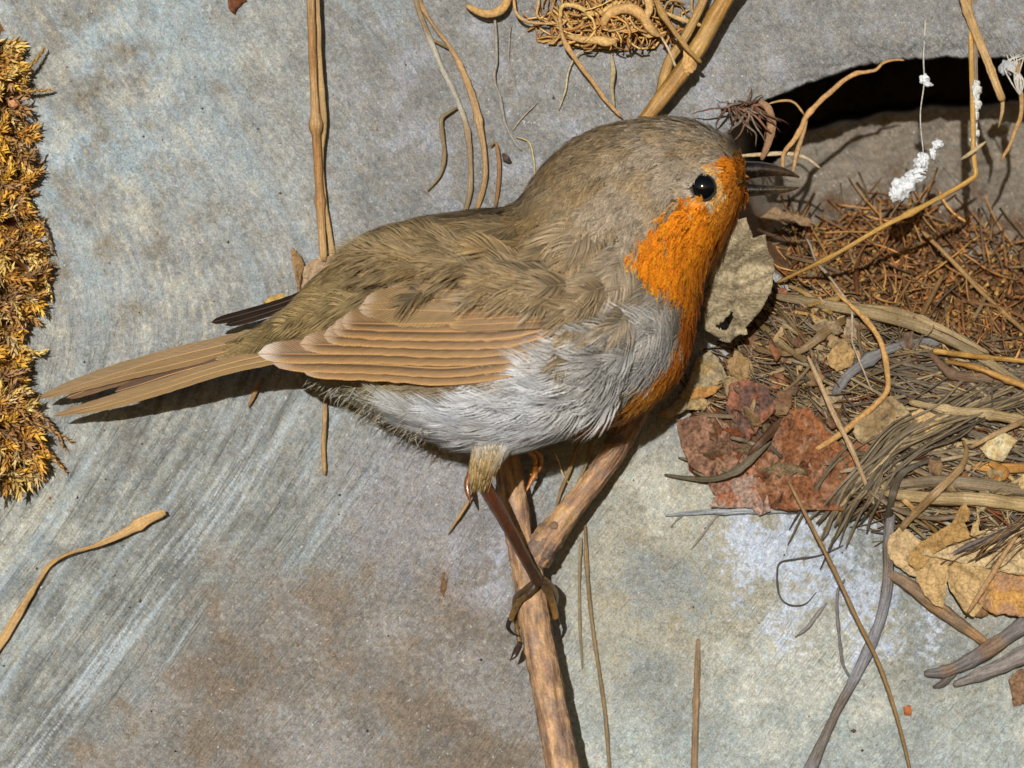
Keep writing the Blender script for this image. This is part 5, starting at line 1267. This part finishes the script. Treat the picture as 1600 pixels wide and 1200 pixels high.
wing = thing('wing', None, None, P(880, 500, 4.6)); wing.parent = robin; wing.location = tuple(WL[wing.name] - WL[robin.name])
tag(wing, 'folded near wing with orange edged flight feathers')
PR = [  # lower edge height at u=800, tip, extra
    (588, (470, 577)), (577, (424, 566)), (566, (402, 553)), (554, (468, 538)), (542, (505, 525)), (530, (519, 514)), (518, (533, 505))]
for i, (ve0, tip) in enumerate(PR):
    hw = 15; r = ve0 - hw
    bend = (600 - 588 + 4) if i == 0 else 6
    pts = [(885, r - 22, 0), (800, r, 0), (700, r + (14 if i < 2 else 8) - i, 0), (600, (r * .45 + tip[1] * .55) + (6 if i < 2 else 2), 0), (0, 0, 0)]
    mid = (tip[0] * .55 + 600 * .45, tip[1] * .75 + pts[3][1] * .25)
    pts[4] = (*mid, 0); pts.append((*tip, 0))
    pts = [(a, b, float(dwing(a, b)) + .016 * i) for a, b, _ in pts]
    vane_feather('primary_feather', pts, 22, hw, (138, 107, 70), (206, 160, 102), wing, gap_shade=1.0, seed=20 + i, tipcol=(206, 192, 176) if i == 2 else (184, 158, 130), inner=.86, camber=.02)
for i, (a, b, c, hw) in enumerate([((560, 484), (690, 486), (895, 494), 26), ((566, 476), (700, 468), (895, 478), 25), ((600, 458), (720, 454), (890, 464), 22)]):
    pts = [(*c, 0), ((b[0] + c[0]) / 2, (b[1] + c[1]) / 2, 0), (*b, 0), ((a[0] + b[0]) / 2, (a[1] + b[1]) / 2 - 1, 0), (*a, 0)]
    pts = [(x, y, float(dwing(x, y)) + .125 + .018 * i) for x, y, _ in pts]
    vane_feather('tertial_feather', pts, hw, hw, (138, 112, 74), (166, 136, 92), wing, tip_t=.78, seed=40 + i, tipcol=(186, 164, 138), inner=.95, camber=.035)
for i in range(7):
    y0 = 512 - i * 9; tipx = 700 + i * 9
    pts = [(900, y0 - 14, 0), (842, y0 - 10, 0), (770, y0 - 6, 0), (tipx, y0 - 3, 0)]
    pts = [(x, y, float(dwing(x, y)) + .16 + .008 * i - .34 * float(sstep(845, 890, x))) for x, y, _ in pts]
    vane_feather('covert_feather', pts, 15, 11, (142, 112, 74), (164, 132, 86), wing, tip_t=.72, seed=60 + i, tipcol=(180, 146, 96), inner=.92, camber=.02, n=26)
farw = thing('far_wing', None, None, P(560, 430, 1.3)); farw.parent = robin; farw.location = tuple(WL[farw.name] - WL[robin.name])
tag(farw, 'tip of the far wing showing beyond the rump, its shade painted in')
for i, (pts, hw) in enumerate([([(640, 380, 1.25), (540, 432, 1.25), (450, 470, 1.15), (376, 492, 1.05), (330, 504, 1.0)], 7), ([(640, 392, 1.3), (540, 440, 1.30), (460, 474, 1.2), (400, 494, 1.12), (352, 508, 1.05)], 7)]):
    vane_feather('primary_feather', pts, hw, hw, (44, 34, 27), (74, 56, 42), farw, seed=80 + i, shaft_col=(60, 46, 36), mat=M_BODY)  # near-black brown paints the far wing's shade into its feathers
tail = thing('tail', None, None, P(540, 500, 2.6)); tail.parent = robin; tail.location = tuple(WL[tail.name] - WL[robin.name])
tag(tail, 'long slightly notched brown tail')
for i, (pts, hu, hl, c) in enumerate([
    ([(570, 476, 2.45), (470, 512, 2.10), (370, 540, 1.72), (260, 568, 1.36), (170, 596, 1.08), (104, 622, .92)], 13, 12, (116, 90, 62)),
    ([(560, 500, 2.55), (460, 530, 2.22), (350, 562, 1.80), (270, 584, 1.44), (215, 602, 1.22), (180, 612, 1.1)], 12, 10, (96, 72, 54)),
    ([(580, 468, 2.60), (470, 507, 2.22), (370, 534, 1.82), (260, 560, 1.46), (160, 590, 1.14), (62, 622, .90)], 14, 11, (146, 120, 84)),
    ([(570, 482, 2.66), (470, 518, 2.28), (370, 545, 1.88), (270, 570, 1.52), (190, 588, 1.22), (110, 612, 1.0)], 11, 8, (146, 118, 80)),
    ([(560, 512, 2.72), (450, 546, 2.34), (350, 570, 1.94), (250, 602, 1.56), (160, 630, 1.24), (84, 650, 1.02)], 9, 9, (150, 122, 84)),
    ([(550, 526, 2.78), (440, 558, 2.40), (350, 578, 2.02), (260, 606, 1.66), (180, 630, 1.34), (120, 646, 1.14)], 7, 8, (156, 128, 86))]):
    vane_feather('tail_feather', pts, hu, hl, c, tuple(np.clip(np.array(c) * 1.18, 0, 255)), tail, tip_t=.74, seed=90 + i, n=44, shaft_col=(188, 150, 100), camber=.03, inner=.88)

# ---- head fittings
_BG = body_uvd(*np.meshgrid(np.linspace(.6, .99, 160), np.linspace(.05, np.pi - .05, 120), indexing='ij'))
def bird_d(u, v):
    """near surface of the body under a photo point"""
    uu, vv, dd = _BG; k = np.argmin((uu - u) ** 2 + (vv - v) ** 2); return float(dd.flat[k])
def ball(name, u, v, d, r, sq, mat, col, parent, n=28, tilt=None):
    th = np.linspace(0, np.pi, n); ph = np.linspace(0, 2 * np.pi, 2 * n, endpoint=False); T, H = np.meshgrid(th, ph, indexing='ij')
    x, y, z = np.sin(T) * np.cos(H), np.sin(T) * np.sin(H), np.cos(T)
    pos = P(u, v, d) + CM * np.stack([x * r * sq[0], -z * r * sq[2], y * r * sq[1]], -1).reshape(-1, 3)
    return mk(name, pos, grid_faces(n, 2 * n, True), mat, parent, lin(col) * ALB)
de_ = bird_d(1098, 293)
eye = ball('eye', 1098, 293, de_ - .05, .222, (1, 1.04, .9), M_EYE, (12, 12, 14), robin)
tag(eye, 'shiny black eye')
a = np.linspace(0, 2 * np.pi, 40); ring = P(1098 + 19.5 * np.cos(a), 293 + 20 * np.sin(a), de_ + .03 + 0 * a)
rv, rf, ruv = tube(ring, np.full(40, .024 * CM), 7); mk('eyelid', rv, rf, M_BODY, eye, A(52, 50, 48), ruv)
parts = []
for k in range(420):                                        # short feathers round the eye
    a0 = random.uniform(0, 6.28); r0 = random.uniform(17.5, 27); L = random.uniform(9, 17)
    u0, v0 = 1098 + r0 * math.cos(a0), 293 + r0 * math.sin(a0); an = a0 * 0 + math.atan2(math.sin(a0) * .9 + .05, math.cos(a0) - .9) + random.gauss(0, .2)
    t = np.linspace(0, 1, 4); uu = u0 + np.cos(an) * L * t; vv = v0 + np.sin(an) * L * t
    d0, d1 = bird_d(u0, v0), bird_d(uu[-1], vv[-1])
    v, f, uv = tube(P(uu, vv, d0 + (d1 - d0) * t + .03 + .02 * np.sin(t * 3)), np.array([.010, .012, .009, .003]) * CM, 3)
    parts.append((v, f, uv, lin(np.clip(bodycol(np.array(uu[2]), np.array(vv[2])) * random.uniform(.85, 1.15), 0, 255)) * .98))
Vp, Fp, UVp, Cp = merge(parts); tag(mk('eye_feathers', Vp, Fp, M_PLUME, robin, Cp, UVp), kind='stuff')
def mandible(name, pts, r, flat, col, col2, lab):
    q = catmull(pts, 40); t = np.linspace(0, 1, 40); rr = np.interp(t, np.linspace(0, 1, len(r)), r) * PX * CM
    v, f, uv = tube(P(q[:, 0], q[:, 1], q[:, 2]), rr, 18, flat)
    tt = np.concatenate([np.repeat(t, 18), [0, 1]]); m = sstep(.2, .75, tt + .15 * perlin(tt * 9, tt * 3, 4))[:, None]
    return tag(mk(name, v, f, M_BILL, robin, lin(col) * ALB * (1 - m) + lin(col2) * ALB * m, uv), lab)
mandible('upper_mandible', [(1136, 269, D0), (1165, 266, D0), (1190, 265, D0), (1214, 267, D0), (1234, 271, D0), (1249, 277, D0)], (15, 14, 12, 9, 5.5, 1.2), 1.0, (16, 14, 13), (58, 43, 28), 'dark bronze upper bill')
mandible('lower_mandible', [(1136, 297, D0), (1165, 297, D0), (1190, 297, D0), (1214, 296.5, D0), (1234, 295.5, D0), (1249, 293, D0)], (11, 10, 8.5, 6.5, 4.5, 1), 1.1, (24, 20, 17), (66, 52, 34), 'dark bronze lower bill')
ball('mouth_corner', 1156, 283, D0, .13, (1.2, .7, 1.6), M_LEG, (48, 38, 26), robin, 14)
ball('nostril', 1176, 264, D0 + .105, .045, (1.6, .7, .5), M_LEG, (16, 14, 12), robin, 10)
parts = []
for k in range(90):                                         # rictal bristles and chin wisps
    a0 = random.uniform(-1, 1); v0 = 283 + a0 * 34; u0 = random.uniform(1146, 1162) - abs(a0) * 4; dd = D0 + random.uniform(-.3, .42) * (1 - .4 * abs(a0))
    L = random.uniform(6, 15); an = a0 * .8 + random.gauss(0, .25); t = np.linspace(0, 1, 5)
    v, f, uv = tube(P(u0 + np.cos(an) * t * L, v0 + np.sin(an) * t * L + 3 * t * t, dd + t * random.uniform(-.02, .1)), np.linspace(.009, .003, 5) * CM, 3)
    parts.append((v, f, uv, lin(random.choice([(210, 130, 40), (224, 160, 80), (90, 70, 40), (190, 110, 30)])) * ALB))
Vp, Fp, UVp, Cp = merge(parts); tag(mk('bristles', Vp, Fp, M_PLUME, robin, Cp, UVp), kind='stuff')

# ---- legs
def leg_tube(name, pts, w, col, parent, col2=None, sides=14, n=40, mat=None, rough=.06, flat=1.0, sd=1):
    q = catmull(pts, n); t = np.linspace(0, 1, n); rr = np.interp(t, np.linspace(0, 1, len(w)), w) * .5 * PX * CM
    v, f, uv = tube(P(q[:, 0], q[:, 1], q[:, 2]), rr, sides, flat, rough=rough, seed=sd)
    tt = np.concatenate([np.repeat(t, sides), [0, 1]]); c = np.tile(lin(col) * ALB, (len(v), 1))
    if col2 is not None: m = sstep(.1, .9, tt + .2 * perlin(tt * 8, tt * 0, sd))[:, None]; c = c * (1 - m) + lin(col2) * ALB * m
    return mk(name, v, f, mat or M_LEG, parent, c, uv)
near_leg = leg_tube('leg', [(752, 742, 3.0), (762, 766, 2.85), (785, 806, 2.4), (812, 856, 1.92), (832, 892, 1.58), (842, 912, 1.46)], (18, 21, 19, 17, 16, 18), (96, 54, 32), robin, (62, 42, 28), sd=2, rough=.12)
tag(near_leg, 'glossy red brown near leg gripping the branch')
def toe(parent, pts, w, claw, cw=(9, 7, 4, 1), col=(62, 48, 30), col2=(112, 86, 48), ccol=(44, 36, 28)):
    w = tuple(x * .84 for x in w)
    leg_tube('toe', pts, w, col, parent, col2, 10, 26, rough=.18, sd=random.randint(1, 90))
    leg_tube('claw', claw, cw, ccol, parent, None, 8, 16)
toe(near_leg, [(842, 906, 1.46), (828, 926, 1.44), (812, 940, 1.34), (802, 958, 1.2), (798, 970, 1.12)], (18, 14, 11, 13, 10), [(798, 966, 1.14), (794, 980, 1.08), (802, 990, 1.02), (813, 994, .98)])
toe(near_leg, [(846, 908, 1.44), (856, 924, 1.36), (862, 940, 1.22), (866, 954, 1.06), (868, 966, .98)], (18, 15, 14, 13, 11), [(868, 962, .98), (872, 976, .9), (868, 990, .82), (860, 1000, .76)], col=(74, 56, 34), col2=(150, 108, 50))
toe(near_leg, [(848, 906, 1.42), (862, 918, 1.26), (868, 932, 1.04), (866, 946, .86)], (16, 13, 12, 10), [(866, 944, .86), (862, 958, .78), (852, 966, .74)], col=(96, 72, 40))
toe(near_leg, [(838, 908, 1.46), (820, 922, 1.36), (806, 934, 1.1), (806, 970, .86), (812, 1005, .82)], (15, 12, 10, 9, 9), [(814, 1004, .86), (808, 1016, .92), (804, 1024, .98), (797, 1032, 1.0)], (8, 11, 9, 2), col=(70, 54, 36), ccol=(58, 42, 30))
# feathered thigh
leg_tube('thigh', [(785, 655, 3.05), (772, 690, 3.12), (760, 718, 3.1), (752, 742, 3.02), (754, 758, 2.94)], (64, 58, 48, 38, 22), (200, 198, 190), robin, (140, 112, 70), 22, 30, M_BODY, .05)
parts = []
for k in range(1300):
    t0 = random.uniform(.02, .9); a0 = random.uniform(0, 6.28); r = np.interp(t0, [0, .25, .5, .75, 1], [37, 31, 25, 20, 12]) * PX
    cu, cv, cd = [np.interp(t0, [0, .25, .5, .75, 1], c) for c in ((785, 772, 760, 752, 754), (655, 690, 718, 742, 758), (3.05, 3.12, 3.1, 3.02, 2.94))]
    L = random.uniform(12, 22); t = np.linspace(0, 1, 4); du = -7 + random.gauss(0, 3)
    sh = 1 - .25 * t
    uu = cu + np.cos(a0) * r / PX * sh + du * t * .5; vv = cv + t * L; d = cd + np.sin(a0) * r * sh + .02
    v, f, uv = tube(P(uu, vv, d), np.linspace(.012, .004, 4) * CM, 3)
    wb = np.clip(1.25 - t0 * 2.4 + random.gauss(0, .15), 0, 1); c = np.array(random.choice([(170, 142, 94), (150, 122, 76), (186, 160, 112)])) * (1 - wb) + np.array((214, 212, 206)) * wb
    parts.append((v, f, uv, lin(c) * ALB))
Vp, Fp, UVp, Cp = merge(parts); tag(mk('thigh_feathers', Vp, Fp, M_PLUME, robin, Cp, UVp), kind='stuff')
far_leg = leg_tube('leg', [(815, 640, 1.9), (808, 670, 1.5), (800, 694, 1.16)], (26, 22, 20), (110, 70, 40), robin, (96, 66, 40), sd=5)
tag(far_leg, 'far leg mostly hidden behind the belly, only toes showing')
G1, G2 = (176, 116, 40), (196, 136, 56)
toe(far_leg, [(800, 694, 1.16), (818, 702, 1.08), (834, 712, .9), (836, 728, .8)], (14, 11, 10, 9), [(836, 726, .8), (836, 740, .78), (830, 752, .78), (822, 768, .8)], (10, 9, 7, 2), G1, G2, (170, 104, 34))
toe(far_leg, [(802, 692, 1.14), (826, 698, .98), (844, 712, .8), (846, 726, .72)], (13, 10, 9, 7), [(846, 724, .72), (842, 734, .72), (834, 740, .74), (828, 742, .76)], (8, 7, 5, 2), G1, G2, (176, 112, 40))
toe(far_leg, [(796, 696, 1.16), (772, 706, 1.1), (748, 724, 1.0), (736, 742, .95)], (14, 12, 10, 10), [(736, 738, .95), (730, 756, .95), (732, 772, .98), (736, 788, 1.0)], (11, 10, 8, 1), G1, (150, 92, 36), (126, 72, 26))
# shadow-side fluff under the vent
parts = []
for k in range(260):
    s0 = random.uniform(.22, .38); th0 = random.gauss(np.pi * .96, .28); p = np.array(body_uvd(np.array(s0), np.array(th0)), float)
    L = random.uniform(14, 44); t = np.linspace(0, 1, 5); an = random.gauss(2.75, .22); k2 = random.gauss(-.2, .25)
    uu = p[0] + np.cos(an + k2 * t) * t * L; vv = p[1] + np.sin(an + k2 * t) * t * L * .9 + 2
    v, f, uv = tube(P(uu, vv, p[2] + .03 * t), np.linspace(.010, .003, 5) * CM, 3)
    parts.append((v, f, uv, lin(random.choice([(168, 160, 140), (150, 138, 106), (104, 96, 84), (184, 180, 172)])) * ALB))
Vp, Fp, UVp, Cp = merge(parts); tag(mk('vent_fluff', Vp, Fp, M_PLUME, robin, Cp, UVp), kind='stuff')
